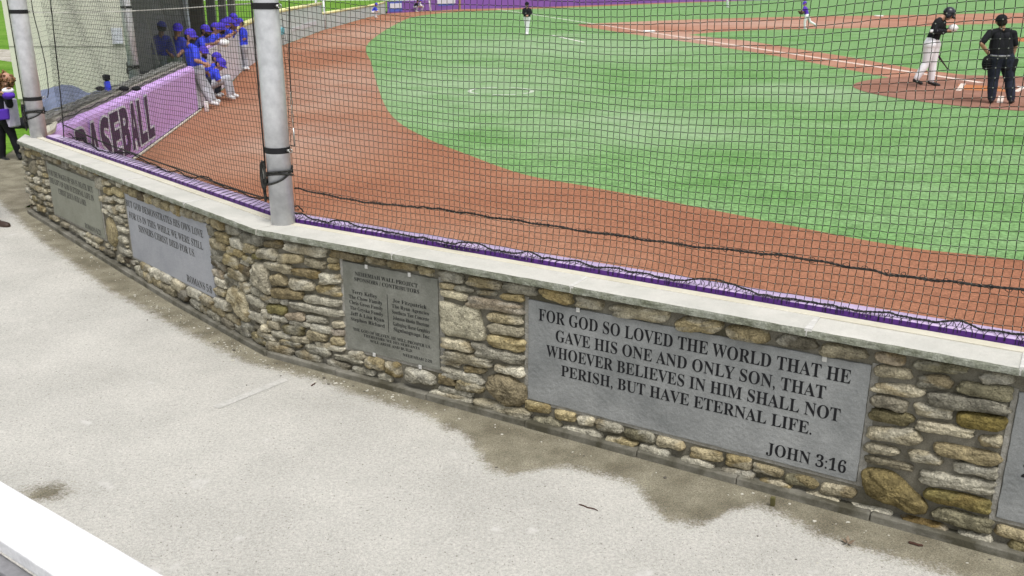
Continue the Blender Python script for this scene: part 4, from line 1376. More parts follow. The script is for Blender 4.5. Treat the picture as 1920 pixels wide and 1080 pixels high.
# side rope by the post with its hardware
sr = [np.array(FR.w(s, NO - .01, z)) for s, z in ((.19, 2.95), (.135, 2.35), (.10, 2.0), (.095, 1.93), (.09, 1.75))]
rope_along(root, 'side_rope', [np.array(p) for p in chain(sr, 5)], .0042, 'rope')
hw = MB()
p = np.array(FR.w(.09, NO - .012, 1.74))
for k in range(5):
    c = p + np.array([0, 0, -.045 * k])
    hw.tube([c + np.array([.007 * cos(a) * (1 if k % 2 else .3), .007 * cos(a) * (.3 if k % 2 else 1), .022 * sin(a)]) for a in np.linspace(0, 2 * pi, 12)[:-1]], .0022, 5, closed=True)
hw.tube([p + np.array([0, 0, -.21]), p + np.array([0, 0, -.33])], .006, 8)
hw.build('turnbuckle', 'steel', root, smooth=True)
rope_along(root, 'lower_tie', [p + np.array([0, 0, -.33]), np.array(FR.w(.07, NO - .04, 1.42)), np.array(FR.w(.06, NO - .05, 1.40))], .003, 'rope')

o3 = CORNER + DL * .06 - NL * NO
root, P = netting(o3, DL, 4.62, .925, 2.95, .0385, .0014, 13, 'black net between the two posts on the left run of the stone wall', drape=pad_drape(15), amp=.045, knotsize=.0026)
e = low_edge(P, 2)
pad_strands(root, FL, e, 6)
rope_along(root, 'bottom_rope', e, .0034, 'rope', .04)
rl = [np.array(FL.w(s, NO - .012, z)) for s, z in ((.1, 1.0), (.65, .985), (1.3, .99), (2.0, 1.0), (2.87, 1.012), (3.6, 1.03), (4.5, 1.08))]
rope_along(root, 'sag_rope', [np.array(p) for p in chain(rl, 8)], .0042, 'rope', .05)
vr = [np.array(FL.w(s, NO - .015, z)) for s, z in ((4.28, 2.95), (4.345, 2.29), (4.42, 1.7), (4.50, 1.2), (4.56, .95))]
rope_along(root, 'side_rope', [np.array(p) for p in chain(vr, 5)], .0055, 'rope')
er = [np.array(FL.w(s, NO + .02, z)) for s, z in ((5.0, 2.6), (5.03, 2.17), (4.97, 1.95), (4.90, 1.65), (4.93, 1.40), (5.0, 1.31))]
rope_along(root, 'edge_rope', [np.array(p) for p in chain(er, 6)], .0045, 'rope')
wr = [np.array(FL.w(s, NO + .015, 2.16 + (5.0 - s) * .0325 - .02 * sin(pi * (5 - s) / 4.6))) for s in np.linspace(5.0, .3, 20)]
rope_along(root, 'support_rope', wr, .0042, 'whiterope')

# along the BASEBALL wall
u3 = (PD - (BWA + np.array([-.05, .35]))); L3 = float(np.linalg.norm(u3)) - .1; u3 = u3 / np.linalg.norm(u3)


def fan(u, z):
    k = np.clip(1 - u / 1.6, 0, 1)
    return (.0 * u, .10 * k * np.sin(z * 2.2), -.10 * k * np.clip(2.2 - z, 0, 1))


root, P = netting(BWA + np.array([-.05, .35]), u3, L3, .95, 2.95, .05, .0011, 23, 'black net over the lilac wall, in front of the beige block building', amp=.06, drape=fan, mats=('net_grey', 'net_grey'), knotsize=.0016)
# slack net folded on top of the wall
mb = MB()
for k in range(16):
    pts = []
    ph, am, zz = random.uniform(0, 6), random.uniform(.02, .06), random.uniform(.945, .985)
    oo = random.uniform(-.34, -.17)
    for u in np.linspace(.9, BL - .1, 90):
        pts.append(bw(u, oo + am * sin(u * 2.3 + ph) * .6 + random.uniform(-.012, .012), zz + .012 * sin(u * 7 + ph) + random.uniform(-.004, .004)))
    mb.tube(pts, .006, 4)
mb.build('folded_net', 'net_fold', root)
rope_along(root, 'bottom_rope', [np.array(bw(u, -.16, .90 + .012 * sin(u * 9))) for u in np.linspace(.4, BL - .2, 80)], .006, 'rope')
root, P = netting(PD + np.array([-.02, .1]), np.array([-.21, .977]), 7.6, .98, 2.95, .0445, .0015, 33, 'grey looking net hung before the dark dugout opening', amp=.09, mats=('net_grey', 'knot'), knotsize=.003, sag=.12)

# ================================================================== BUILDING AND DUGOUT
bld = empty('block_building', (-8.6, 18.1, .1), 'beige block building with a stone footing beside the dugout', 'building')
x0, x1, y0, y1 = -9.72, -7.45, 18.3, 18.62
mb = MB(); mb.box(((x0 + x1) / 2, (y0 + y1) / 2, 2.0), (x1 - x0, y1 - y0, 3.4))
mb.build('block_wall', 'block', bld)
mb = MB(); mb.box(((x0 + x1) / 2, (y0 + y1) / 2, .19), (x1 - x0 - .06, y1 - y0 - .06, .36))
mb.build('stone_footing', 'blockbase', bld)
mb = MB()
for z in (1.30, 2.6):
    mb.box(((x0 + x1) / 2, y0 - .001, z), (x1 - x0, .006, .025))
mb.build('wall_joint', 'blockjoint', bld)
mb = MB(); mb.box((-7.60, y0 - .01, 1.52), (.20, .02, .26)); mb.box((-7.60, y0 - .024, 1.37), (.2, .02, .04))
bevel(mb.build('notice', 'banner_white', bld), .003)
dg_ = empty('dugout', (-7.6, 26.0, .1), 'dark dugout shelter with grey posts behind the players', 'dugout')
mb = MB(); mb.box((-9.6, 23.2, 1.45), (.12, 9.1, 2.9)); mb.build('back_wall', 'dark', dg_)
mb = MB(); mb.box((-9.75, 28.6, 1.45), (.12, 1.7, 2.9)); mb.build('back_panel', 'brownwall', dg_)
mb = MB(); mb.prism([(-6.75, 18.4, 2.95), (-10.2, 18.4, 2.95), (-11.6, 32, 2.95), (-8.6, 32, 2.95)], (0, 0, .16)); mb.build('roof', 'dark', dg_)
mb = MB(); mb.prism([(-6.95, 18.35, .0), (-9.6, 18.35, .0), (-11.0, 32, .0), (-9.0, 32, .0)], (0, 0, .105)); mb.build('floor_slab', 'blackboard_dirt', dg_)
for (px, y, w, m) in ((350, 25.0, .11, 'galv'), (397, 29.5, .26, 'greypost'), (418, 29.8, .22, 'greypost'), (435.5, 30.2, .22, 'greypost'), (370, 27.9, .42, 'brownwall')):
    q = at(px, 30, y)
    mb = MB(); mb.box((q[0], y, 1.5), (w, .12, 2.9)); bevel(mb.build('dugout_post', m, dg_), .01)
mb = MB(); mb.box((-8.6, 20.4, .48), (.45, 3.4, .06)); mb.box((-8.6, 19.2, .27), (.4, .08, .36)); mb.box((-8.6, 21.6, .27), (.4, .08, .36))
mb.build('bench', 'greyboard', dg_)
# padded rail in front of the dugout
rail = empty('dugout_rail', (-7.5, 25.0, 0), 'pale lavender padded rail wall the players lean on', 'rail')
rp = [(-6.46, 19.3), (-6.75, 20.5), (-7.35, 24.4), (-7.9, 27.2)]
tops = [.92, 1.02, 1.08, 1.12]
mb = MB()
for i in range(3):
    a, b = np.array(rp[i]), np.array(rp[i + 1])
    d = (b - a) / np.linalg.norm(b - a); n = np.array([-d[1], d[0]]) * .12
    mb.hexa([(*(a), 0), (*(b), 0), (*(b + n), 0), (*(a + n), 0), (*(a), tops[i]), (*(b), tops[i + 1]), (*(b + n), tops[i + 1]), (*(a + n), tops[i])])
mb.build('rail_pad', 'railpad', rail)
mb = MB()
mb.tube([(rp[i][0] - .06, rp[i][1], tops[i] + .03) for i in range(4)], .035, 10); mb.build('top_rail', 'pad', rail, smooth=True)
mb = MB()
for i in range(3):
    a, b = np.array(rp[i]), np.array(rp[i + 1])
    mb.box(((a[0] + b[0]) / 2 + .02, (a[1] + b[1]) / 2, .012), (.05, 1, .02))
# blue cover heaped by the building, with a bottle and small bag on the wall
cv = MB()
for k in range(9):
    t = k / 8
    cv.ellipsoid((-6.75 - 1.5 * t, 15.9 + random.uniform(-.2, .2) + .9 * t, .22 + .06 * sin(k)), (.5, .6, .40 + .06 * sin(2 * k)), nu=18, nv=10, noise=.05)
o = cv.build('field_cover', 'tarp', smooth=True, origin=(-7.6, 16.2, .1)); tag(o, 'blue grey cover heaped behind the lilac wall', 'cover')
_r = ray(205, 186); _n = np.array([*bn, 0]); _p = np.array([*(BWA - bn * .26), 0])
q = EYE + _r * (((_p - EYE) @ _n) / (_r @ _n))
bt = empty('drink_bottle', (q[0], q[1], .95), 'dark topped blue bottle standing on the wall top by the net', 'bottle')
mb = MB(); mb.tube([(q[0], q[1], z) for z in (.95, .97, 1.09, 1.11)], [.04, .045, .045, .03], 14); mb.build('bottle_body', 'shirt_blue', bt, smooth=True)
mb = MB(); mb.tube([(q[0], q[1], z) for z in (1.11, 1.13, 1.19, 1.20)], [.03, .05, .055, .03], 14); mb.build('lid', 'black', bt, smooth=True)
for dx, dz, r, lb in ((-.20, .0, .055, 'left of the bottle'), (.15, .0, .06, 'just right of the bottle'), (.33, .0, .055, 'farthest from the bottle, beside another glove')):
    mb = MB(); mb.ellipsoid((q[0] + dx, q[1] + .2, .98 + dz), (r * 1.3, r, r * .6), noise=.08)
    tag(mb.build('ball_glove', 'black', smooth=True, origin=(q[0] + dx, q[1] + .2, .95)), 'black ball glove lying on the wall top ' + lb, 'glove', 'black gloves on the wall top')
# black bag lying on the grass behind the far post
q = onz(62, 246, .1)
mb = MB()
for k in range(7):
    mb.ellipsoid((q[0] - .22 + .08 * k, q[1] + .06 * (k % 2), .19 + .05 * sin(k * 1.3) + .06 * (k > 4)), (.11, .14, .10 + .03 * (k > 4)), noise=.10, nu=12, nv=8)
o = mb.build('cloth_bag', 'black', smooth=True, origin=(q[0], q[1], .1)); tag(o, 'crumpled black bag on the grass behind the far left post', 'bag')

# ================================================================== FAR FENCES
fe = empty('windscreen_fence', (-10.3, 48, 0), 'grey green fence with a yellow capped top along the left foul ground', 'fence')


def fence_run(root, a, b, za, zb, m, cap='yellow', cw=.12, ch=.11):
    a, b = np.array(a), np.array(b)
    d = (b - a) / np.linalg.norm(b - a); n = np.array([-d[1], d[0]])
    mb = MB()
    mb.hexa([(*(a), -.05), (*(b), -.05), (*(b + n * .08), -.05), (*(a + n * .08), -.05), (*a, za), (*b, zb), (*(b + n * .08), zb), (*(a + n * .08), za)])
    mb.build('fence_panel', m, root)
    if cap:
        c = MB()
        c.tube([(*(a + n * .04), za + ch * .3), (*((a + b) / 2 + n * .04), (za + zb) / 2 + ch * .3), (*(b + n * .04), zb + ch * .3)], ch * .75, 10)
        c.build('fence_cap', cap, root, smooth=True)


fence_run(fe, (-7.95, 27.35), (-9.75, 39.3), 1.22, 1.36, 'fencewhite')
fence_run(fe, (-9.75, 39.3), (-10.9, 55.0), 1.36, 1.42, 'fence')
fence_run(fe, (-10.92, 55.2), (-11.66, 77.4), .86, .80, 'fence')
fence_run(fe, (-11.66, 77.5), (-11.52, 87.5), .80, .95, 'fence')
mb = MB()
for px, y in ((598, 54.0), (612, 55.6)):
    q = at(px, 40, y)
    mb.tube([(q[0] - .1, y, 0), (q[0] - .1, y, 1.75)], .06, 10)
mb.build('fence_post', 'galv', fe, smooth=True)
bn_ = MB()
for (y0_, y1_, z0_, z1_) in ((39.8, 41.2, .42, .62), (43.5, 46.0, .45, .58), (46.5, 52.0, .4, .62)):
    f = lambda y: np.interp(y, [31.2, 39.3, 55.0, 77], [-8.75, -9.75, -10.9, -11.6])
    bn_.hexa([(f(y0_) + .02, y0_, z0_), (f(y1_) + .02, y1_, z0_), (f(y1_) - .01, y1_, z0_), (f(y0_) - .01, y0_, z0_), (f(y0_) + .02, y0_, z1_), (f(y1_) + .02, y1_, z1_), (f(y1_) - .01, y1_, z1_), (f(y0_) - .01, y0_, z1_)])
bn_.build('fence_banner', 'fencewhite', fe)
t_ = MB(); t_.hexa([(-9.74, 40.0, .44), (-9.80, 41.0, .44), (-9.9, 41.0, .44), (-9.9, 40.0, .44), (-9.73, 40.0, .70), (-9.79, 41.0, .70), (-9.9, 41.0, .70), (-9.9, 40.0, .70)])
t_.build('fence_banner', 'teal', fe)
ofw = empty('outfield_wall', (0, 109, 0), 'purple padded outfield wall with blurred sponsor banners', 'wall')
op = [(-11.4, 88.2), (-5.8, 104.2), (0, 109.2), (9.6, 124.2), (28.9, 153.2), (60, 185.2), (160, 220)]
oh = [1.05, 1.08, 1.12, 1.18, 1.3, 1.4, 1.6]
for i in range(6):
    fence_run(ofw, op[i], op[i + 1], oh[i], oh[i + 1], 'ofpurple', None)
q = at(862, 10, 104.6)
mb = MB(); mb.tube([(q[0], q[1] - .3, 0), (q[0], q[1] - .3, 8)], .14, 10)
o = mb.build('foul_pole', 'yellow', smooth=True, origin=(q[0], q[1] - .3, 0)); tag(o, 'thin yellow foul pole before the purple outfield wall', 'pole')


def ofpt(px, dz=0):
    """point on the outfield wall face at picture column px"""
    for i in range(6):
        a, b = np.array(op[i]), np.array(op[i + 1])
        r = ray(px, 10)[:2]
        # solve a + t(b-a) = k r
        A_ = np.array([[b[0] - a[0], -r[0]], [b[1] - a[1], -r[1]]])
        t, k = np.linalg.solve(A_, -a)
        if 0 <= t <= 1:
            return a + t * (b - a)
    return np.array(op[0])


for (xa, xb, za, zb, m) in ((729, 754, .10, 1.02, 'banner_blue'), (731, 753, .42, .85, 'banner_white'), (820, 854, .62, 1.05, 'banner_white'), (822, 852, .42, .6, 'banner_blue')):
    a, b = ofpt(xa), ofpt(xb)
    fd = -a / np.linalg.norm(a) * (.05 if m == 'banner_blue' else .09)
    bk = a / np.linalg.norm(a) * .02
    mb = MB()
    mb.hexa([(*(a + fd), za), (*(b + fd), za), (*(b + bk), za), (*(a + bk), za), (*(a + fd), zb), (*(b + fd), zb), (*(b + bk), zb), (*(a + bk), zb)])
    mb.build('banner', m, ofw)

# ================================================================== WHITE RAIL IN FRONT OF THE CAMERA
ra, rb = np.array([-1.33, 2.107]), np.array([-.754, 1.699])
rd = (rb - ra) / np.linalg.norm(rb - ra); rn = np.array([rd[1], -rd[0]])     # towards the camera
rl_ = empty('bleacher_rail', (*ra, 0), 'white painted plank rail on grey boards in the lower left corner', 'rail')


def rw(u, o, z):
    p = ra + rd * u + rn * o
    return (p[0], p[1], z)


mb = MB()
mb.prism([rw(-1.6, 0, 1.162), rw(3.2, 0, 1.162), rw(3.2, .138, 1.162), rw(-1.6, .138, 1.162)], (0, 0, .038))
bevel(mb.build('top_plank', 'white', rl_), .005, 3)
mb = MB()
mb.prism([rw(-1.6, .128, 1.02), rw(3.2, .128, 1.02), rw(3.2, .166, 1.02), rw(-1.6, .166, 1.02)], (0, 0, .125))
bevel(mb.build('grey_board', 'greyboard', rl_), .004)
for k in range(3):
    mb = MB()
    mb.prism([rw(-1.6, .172 + .145 * k, .99), rw(3.2, .172 + .145 * k, .99), rw(3.2, .311 + .145 * k, .99), rw(-1.6, .311 + .145 * k, .99)], (0, 0, .038))
    bevel(mb.build('deck_board', 'greyboard', rl_), .004)
for u in (-1.2, .6, 2.4):
    mb = MB(); mb.prism([rw(u, .03, 0), rw(u + .09, .03, 0), rw(u + .09, .12, 0), rw(u, .12, 0)], (0, 0, 1.162)); mb.build('rail_post', 'greyboard', rl_)

# ================================================================== SMALL THINGS ON THE WALKWAY
def twig(a, b, r, label):
    a = np.array([*a[:2], a[2] + r + .003]); b = np.array([*b[:2], b[2] + r + .003])
    pts = [a + (b - a) * t + np.array([random.uniform(-.004, .004), random.uniform(-.004, .004), 0]) for t in np.linspace(0, 1, 7)]
    mb = MB(); mb.tube(pts, [r * q for q in (.6, 1, 1, .9, 1, .8, .5)], 6)
    tag(mb.build('twig', 'twig', origin=tuple(a)), label, 'twig', 'twigs on the walkway')


twig(onz(1084, 947), onz(1122, 959), .0032, 'thin dark twig lying alone on the pale walkway below the widest plaque')
twig(onz(584, 725), onz(592, 720), .004, 'short dark twig on the walkway near the wall bend')
twig(onz(1702, 1019), onz(1732, 1027), .006, 'brown stick lying against the wall footing at the lower right')
p = onz(1448, 950)
mb = MB(); mb.box((p[0], p[1], .03), (.024, .016, .055), ax=[(DR[0], DR[1], .12), (-NR[0], -NR[1], .25), (-.1, -.2, 1)])
o = bevel(mb.build('wood_chip', 'mosswood', origin=(p[0], p[1], 0)), .005); tag(o, 'mossy wood chip standing against the footing under the widest plaque', 'wood chip')
p = onz(1589, 1020)
mb = MB()
for k in range(5):
    a = k * 1.25
    c = np.array([p[0] + .016 * cos(a), p[1] + .016 * sin(a), .012 + .004 * (k % 2)])
    d = np.array([cos(a), sin(a), .5]); e_ = np.array([-sin(a), cos(a), .1])
    mb.add([c - d * .016, c + e_ * .009, c + d * .02, c - e_ * .009], [(0, 1, 2, 3)])
o = mb.build('dry_leaf', 'leaf', origin=(p[0], p[1], 0)); tag(o, 'curled dry leaf on the damp strip at the lower right', 'leaf')
mb = MB()
for i in range(330):
    s = random.choice([random.uniform(-4.5, 4.8), random.uniform(-2, 1.2)])
    o_ = random.uniform(.03, .16) if random.random() < .88 else random.uniform(.05, .5)
    p = FR.w(s, -o_, 0) if s > 0 else FL.w(-s, -o_, 0)
    r = random.uniform(.002, .006) if random.random() < .93 else random.uniform(.006, .011)
    mb.ellipsoid((p[0], p[1], path_z(p[0], p[1]) + r * .4 + .002), (r * random.uniform(.8, 1.6), r, r * .5), nu=6, nv=4, noise=.25, mi=0 if random.random() < .75 else 1)
o = mb.build('gravel_chips', ['debris_pale', 'blackboard_dirt'], smooth=False)
tag(o, 'scattered chips and grit along the foot of the wall', 'gravel', kind='stuff')


# ================================================================== PEOPLE
def norm(v):
    v = np.array(v, float)
    return v / (np.linalg.norm(v) + 1e-9)


def cap_prim(p0, p1, r0, r1, m):
    return (np.array(p0, float), np.array(p1, float), float(r0), float(r1), m)


def capsule_mesh(p0, p1, r0, r1, n=12):
    d = p1 - p0
    L = np.linalg.norm(d)
    t = d / L if L > 1e-6 else np.array([0, 0, 1.0])
    a = np.cross(t, [0, 0, 1]) if abs(t[2]) < .9 else np.cross(t, [1, 0, 0])
    a /= np.linalg.norm(a); b = np.cross(t, a)
    rows = []
    for th in np.linspace(-pi / 2, 0, 5): rows.append((p0 + t * r0 * sin(th), r0 * cos(th)))
    for th in np.linspace(0, pi / 2, 5): rows.append((p1 + t * r1 * sin(th), r1 * cos(th)))
    vs = []
    for c, r in rows:
        r = max(r, 1e-4)
        for k in range(n):
            an = 2 * pi * k / n
            vs.append(c + (a * cos(an) + b * sin(an)) * r)
    fs = []
    for i in range(len(rows) - 1):
        for k in range(n):
            k2 = (k + 1) % n
            fs.append((i * n + k, i * n + k2, (i + 1) * n + k2, (i + 1) * n + k))
    fs.append(tuple(reversed(range(n)))); fs.append(tuple(range((len(rows) - 1) * n, len(rows) * n)))
    return vs, fs


def body_mesh(name, prims, voxel, parent):
    vs, fs = [], []
    for (p0, p1, r0, r1, m) in prims:
        v, f = capsule_mesh(p0, p1, r0, r1)
        o = len(vs); vs += v; fs += [tuple(i + o for i in q) for q in f]
    me = bpy.data.meshes.new('tmp')
    base = parent_loc(parent)
    me.from_pydata([tuple(np.array(v) - base) for v in vs], [], fs)
    ob = bpy.data.objects.new('tmp', me)
    COL.objects.link(ob)
    rm = ob.modifiers.new('r', 'REMESH'); rm.mode = 'VOXEL'; rm.voxel_size = voxel
    sm = ob.modifiers.new('s', 'SMOOTH'); sm.iterations = 3; sm.factor = .5
    dg = bpy.context.evaluated_depsgraph_get()
    out = bpy.data.meshes.new_from_object(ob.evaluated_get(dg))
    bpy.data.objects.remove(ob); bpy.data.meshes.remove(me)
    n = len(out.polygons)
    cen = np.zeros(n * 3); out.polygons.foreach_get('center', cen); cen = cen.reshape(-1, 3) + base
    best = np.full(n, 1e9); mi = np.zeros(n, np.int32)
    mats = []
    for (p0, p1, r0, r1, m) in prims:
        if m not in mats: mats.append(m)
        d = p1 - p0; L2 = max(d @ d, 1e-9)
        t = np.clip(((cen - p0) @ d) / L2, 0, 1)
        q = np.linalg.norm(cen - (p0 + t[:, None] * d), axis=1) - (r0 + (r1 - r0) * t)
        s = q < best
        best[s] = q[s]; mi[s] = mats.index(m)
    out.materials.clear()
    for m in mats: out.materials.append(M[m])
    out.polygons.foreach_set('material_index', mi)
    out.polygons.foreach_set('use_smooth', [True] * n)
    out.name = name
    o = bpy.data.objects.new(name, out)
    COL.objects.link(o); o.parent = parent
    return o


def person(label, J, m, look, shirt, pants, skin='skin', shoe='shoe_white', sleeve=None, cuff=.55, voxel=.014, hat=None, hatm='cap_blue', fat=1.0, bag=1.0, beard=None, hair=None, group=None,
           legs=True, fingers=True, undersleeve=None):
    """J: joints in world space; m: size unit (1 = a 1.8 m adult); look: facing of the head"""
    J = {k: np.array(v, float) for k, v in J.items()}
    f = norm(look); upv = norm(J['head'] - J['neck']) if 'neck' in J else np.array([0, 0, 1.0])
    right = norm(np.cross(f, upv)); upv = norm(np.cross(right, f))
    allp = np.array(list(J.values()))
    g = [J[k] for k in ('toeL', 'toeR', 'anL', 'anR') if k in J]
    foot = np.mean(g, axis=0) if g else J['pelvis']
    zb = min(p[2] for p in g) - .03 * m if g else J['pelvis'][2] - .1
    root = empty('person', (foot[0], foot[1], max(zb, 0) if legs else zb), label, 'person', group)
    P = []
    H = J['head']
    P.append(cap_prim(H + upv * .035 * m, H - upv * .01 * m - f * .01 * m, .098 * m, .092 * m, skin))
    P.append(cap_prim(H - upv * .02 * m + f * .035 * m, H - upv * .075 * m + f * .045 * m, .066 * m, .047 * m, skin))
    if beard:
        P.append(cap_prim(H - upv * .085 * m + f * .05 * m + right * .02 * m, H - upv * .085 * m + f * .05 * m - right * .02 * m, .052 * m, .052 * m, beard))
    P.append(cap_prim(H + f * .098 * m + upv * .0 * m, H + f * .112 * m - upv * .028 * m, .012 * m, .017 * m, skin))
    for sg in (-1, 1):
        P.append(cap_prim(H + right * sg * .094 * m + upv * .012 * m, H + right * sg * .092 * m - upv * .03 * m, .017 * m, .012 * m, skin))
        P.append(cap_prim(H + f * .088 * m + right * sg * .036 * m + upv * .014 * m, H + f * .089 * m + right * sg * .040 * m + upv * .014 * m, .0135 * m, .0135 * m, 'eye'))
    P.append(cap_prim(H + f * .092 * m - upv * .062 * m + right * .018 * m, H + f * .092 * m - upv * .062 * m - right * .018 * m, .010 * m, .010 * m, 'skin_dark'))
    P.append(cap_prim(J['neck'] - (H - J['neck']) * .1, H - upv * .05 * m - f * .02 * m, .062 * m, .056 * m, skin))
    sd = norm(J['shR'] - J['shL']); hd = norm(J['hipR'] - J['hipL'])
    ch = (J['shR'] + J['shL']) / 2 - (J['neck'] - J['pelvis']) * .14
    wa = J['pelvis'] + (J['neck'] - J['pelvis']) * .30
    for sg, sh, hp in ((1, 'shR', 'hipR'), (-1, 'shL', 'hipL')):
        P.append(cap_prim(ch + sd * sg * .085 * m, wa + sd * sg * .062 * m * fat, .118 * m, .112 * m * fat, shirt))
        P.append(cap_prim(wa + sd * sg * .062 * m * fat, J['pelvis'] + hd * sg * .066 * m * fat + (J['neck'] - J['pelvis']) * .10, .112 * m * fat, .116 * m * fat, shirt))
        P.append(cap_prim(J['pelvis'] + hd * sg * .070 * m * fat + (J['neck'] - J['pelvis']) * .02, J[hp], .118 * m * fat, .108 * m * bag, pants))
        P.append(cap_prim(J['neck'] - upv * .02 * m, J[sh], .058 * m, .070 * m, shirt))
    for s_ in ('L', 'R'):
        sh, el, ha = J['sh' + s_], J['el' + s_], J['ha' + s_]
        mid = sh + (el - sh) * cuff * 1.35 if cuff < .74 else el
        P.append(cap_prim(sh, mid, .074 * m, .064 * m, sleeve or shirt))
        if cuff < .74:
            P.append(cap_prim(mid, el, .047 * m, .043 * m, undersleeve or skin))
            P.append(cap_prim(el, ha, .045 * m, .030 * m, undersleeve or skin))
        else:
            P.append(cap_prim(el, el + (ha - el) * .9, .054 * m, .041 * m, sleeve or shirt))
            P.append(cap_prim(el + (ha - el) * .85, ha, .032 * m, .029 * m, skin))
        hm = J.get('handm' + s_) if False else skin
        d = norm(ha - el)
        sdv = norm(np.cross(d, f) if np.linalg.norm(np.cross(d, f)) > .2 else np.cross(d, [0, 0, 1]))
        pn = np.cross(sdv, d)
        palm = ha + d * .065 * m
        P.append(cap_prim(ha + sdv * .016 * m, palm + sdv * .020 * m, .024 * m, .022 * m, hm))
        P.append(cap_prim(ha - sdv * .016 * m, palm - sdv * .020 * m, .024 * m, .022 * m, hm))
        if fingers:
            for q, (oo, ln) in enumerate(((-.030, .060), (-.010, .072), (.010, .068), (.030, .052))):
                b0 = palm + sdv * oo * m
                b1 = b0 + (d * .8 + pn * .45) * ln * .55 * m
                b2 = b1 + (d * .35 + pn * .85) * ln * .5 * m
                P.append(cap_prim(b0, b1, .0105 * m, .0095 * m, hm)); P.append(cap_prim(b1, b2, .0095 * m, .008 * m, hm))
            th0 = ha + d * .02 * m - sdv * .03 * m
            P.append(cap_prim(th0, th0 - sdv * .025 * m + d * .035 * m + pn * .02 * m, .012 * m, .010 * m, hm))
        if legs:
            hp, kn, an = J['hip' + s_], J['kn' + s_], J['an' + s_]
            P.append(cap_prim(hp, kn, .100 * m * bag, .068 * m * bag, pants))
            P.append(cap_prim(kn, kn + (an - kn) * .35, .066 * m * bag, .066 * m * bag, pants))
            P.append(cap_prim(kn + (an - kn) * .35, kn + (an - kn) * .92, .066 * m * bag, .052 * m * bag, pants))
            td = norm(J['toe' + s_] - an)
            P.append(cap_prim(an + (an - kn) * -.03, an - norm(an - kn) * .0, .045 * m, .047 * m, shoe))
            hl = an - np.array([td[0], td[1], 0]) * .045 * m
            P.append(cap_prim(hl - np.array([0, 0, .028 * m]), J['toe' + s_], .044 * m, .040 * m, shoe))
    body_mesh('body', P, voxel * m, root)
    if hat:
        # crown and peak follow the head's own tilt
        hb = MB()
        cc = H + upv * .04 * m - f * .004 * m
        R = .112 * m if hat == 'cap' else .128 * m
        hb.ellipsoid(cc, (R, R * 1.05, R * 1.0), ax=[right, f, upv], nu=20, nv=8, v0=0, v1=pi * (.52 if hat == 'cap' else .60))
        ho = hb.build('cap' if hat == 'cap' else 'helmet', hatm, root, smooth=True)
        pb = MB()
        for sgn, mi in ((1, 0),):
            vs = []
            for t in np.linspace(-1, 1, 11):
                a = t * 1.15
                inn = cc + (right * sin(a) * R * .97 + f * cos(a) * R) - upv * .01 * m
                ext = .075 * m * (1 - .55 * t * t)
                outp = inn + f * ext - upv * (.022 * m + .018 * m * t * t)
                vs += [inn, outp, outp - upv * .006 * m, inn - upv * .006 * m]
            fs = []
            for i in range(10):
                for q in range(4):
                    fs.append((i * 4 + q, i * 4 + (q + 1) % 4, i * 4 + 4 + (q + 1) % 4, i * 4 + 4 + q))
            fs += [(0, 1, 2, 3), (43, 42, 41, 40)]
            pb.add(vs, fs)
        pb.build('peak', hatm, ho, smooth=False)
        if hat == 'helmet':
            eb = MB()
            for sg in (-1, 1):
                eb.ellipsoid(H + right * sg * .098 * m - upv * .03 * m - f * .005 * m, (.030 * m, .06 * m, .075 * m), ax=[right, f, upv], nu=12, nv=8)
            eb.build('ear_flap', hatm, ho, smooth=True)
    if hair == 'short' or (hat and hair != 'none'):
        hb = MB()
        hb.ellipsoid(H - f * .028 * m - upv * .005 * m, (.099 * m, .085 * m, .09 * m), ax=[right, f, upv], nu=14, nv=8)
        hb.build('hair', 'beard', root, smooth=True)
    if hair == 'curly':
        hb = MB()
        for k in range(150):
            v = norm(RNG.normal(size=3))
            if v @ f > .75: continue
            c = H + v * np.array([.15, .15, .15]) * m * random.uniform(.55, 1.02) - upv * .01 * m
            c2 = c + norm(RNG.normal(size=3)) * .03 * m
            c3 = c2 + norm(RNG.normal(size=3)) * .03 * m - upv * .02 * m
            hb.tube([c, (c + c2) / 2 + norm(RNG.normal(size=3)) * .01, c2, c3], .017 * m, 5)
        hb.build('hair', 'hair_curly', root, smooth=True)
    return root


# pixel rows of joints turned into places on each person's own depth
def JJ(y, d):
    """d: joint -> (px, py[, depth shift])"""
    return {k: at(v[0], v[1], y + (v[2] if len(v) > 2 else 0)) for k, v in d.items()}


BLUE_G = 'players in royal blue by the dugout'
# the player who leans back on the lilac wall, arms folded
person('bearded player in royal blue standing propped on the lilac wall end, arms folded', JJ(19.3, dict(
    head=(357, 68), neck=(356, 84), shL=(366, 93, -.17), shR=(352, 93, .2), pelvis=(366, 128), hipL=(372, 134, -.08), hipR=(366, 134, .12), elL=(368, 113, -.28), elR=(372, 112, .1), haL=(384, 120, -.16), haR=(381, 121, .05),
    knL=(381, 163, -.05), knR=(386, 160, .15), anL=(394, 189, -.05), anR=(400, 186, .2), toeL=(408, 195, -.05), toeR=(411, 190, .25))), 1.03, (1, -.25, -.12), 'shirt_blue', 'pants_grey', hat='cap', bag=1.25, fat=1.05,
    beard='beard', group=BLUE_G)
person('seated player in royal blue with elbows on his knees beside the leaning one', JJ(20.7, dict(
    head=(413, 121), neck=(406, 130), shL=(405, 138, -.15), shR=(398, 134, .17), pelvis=(388, 156), hipL=(392, 160, -.1), hipR=(391, 157, .1), elL=(410, 150, -.18), elR=(411, 145, .1), haL=(421, 148, -.1), haR=(424, 146, .05),
    knL=(425, 147, -.1), knR=(427, 146, .22), anL=(430, 178, -.1), anR=(436, 175, .3), toeL=(439, 184, -.15), toeR=(445, 180, .3))), 1.0, (1, -.4, -.5), 'shirt_blue', 'pants_grey', hat='cap', bag=1.15, group=BLUE_G)
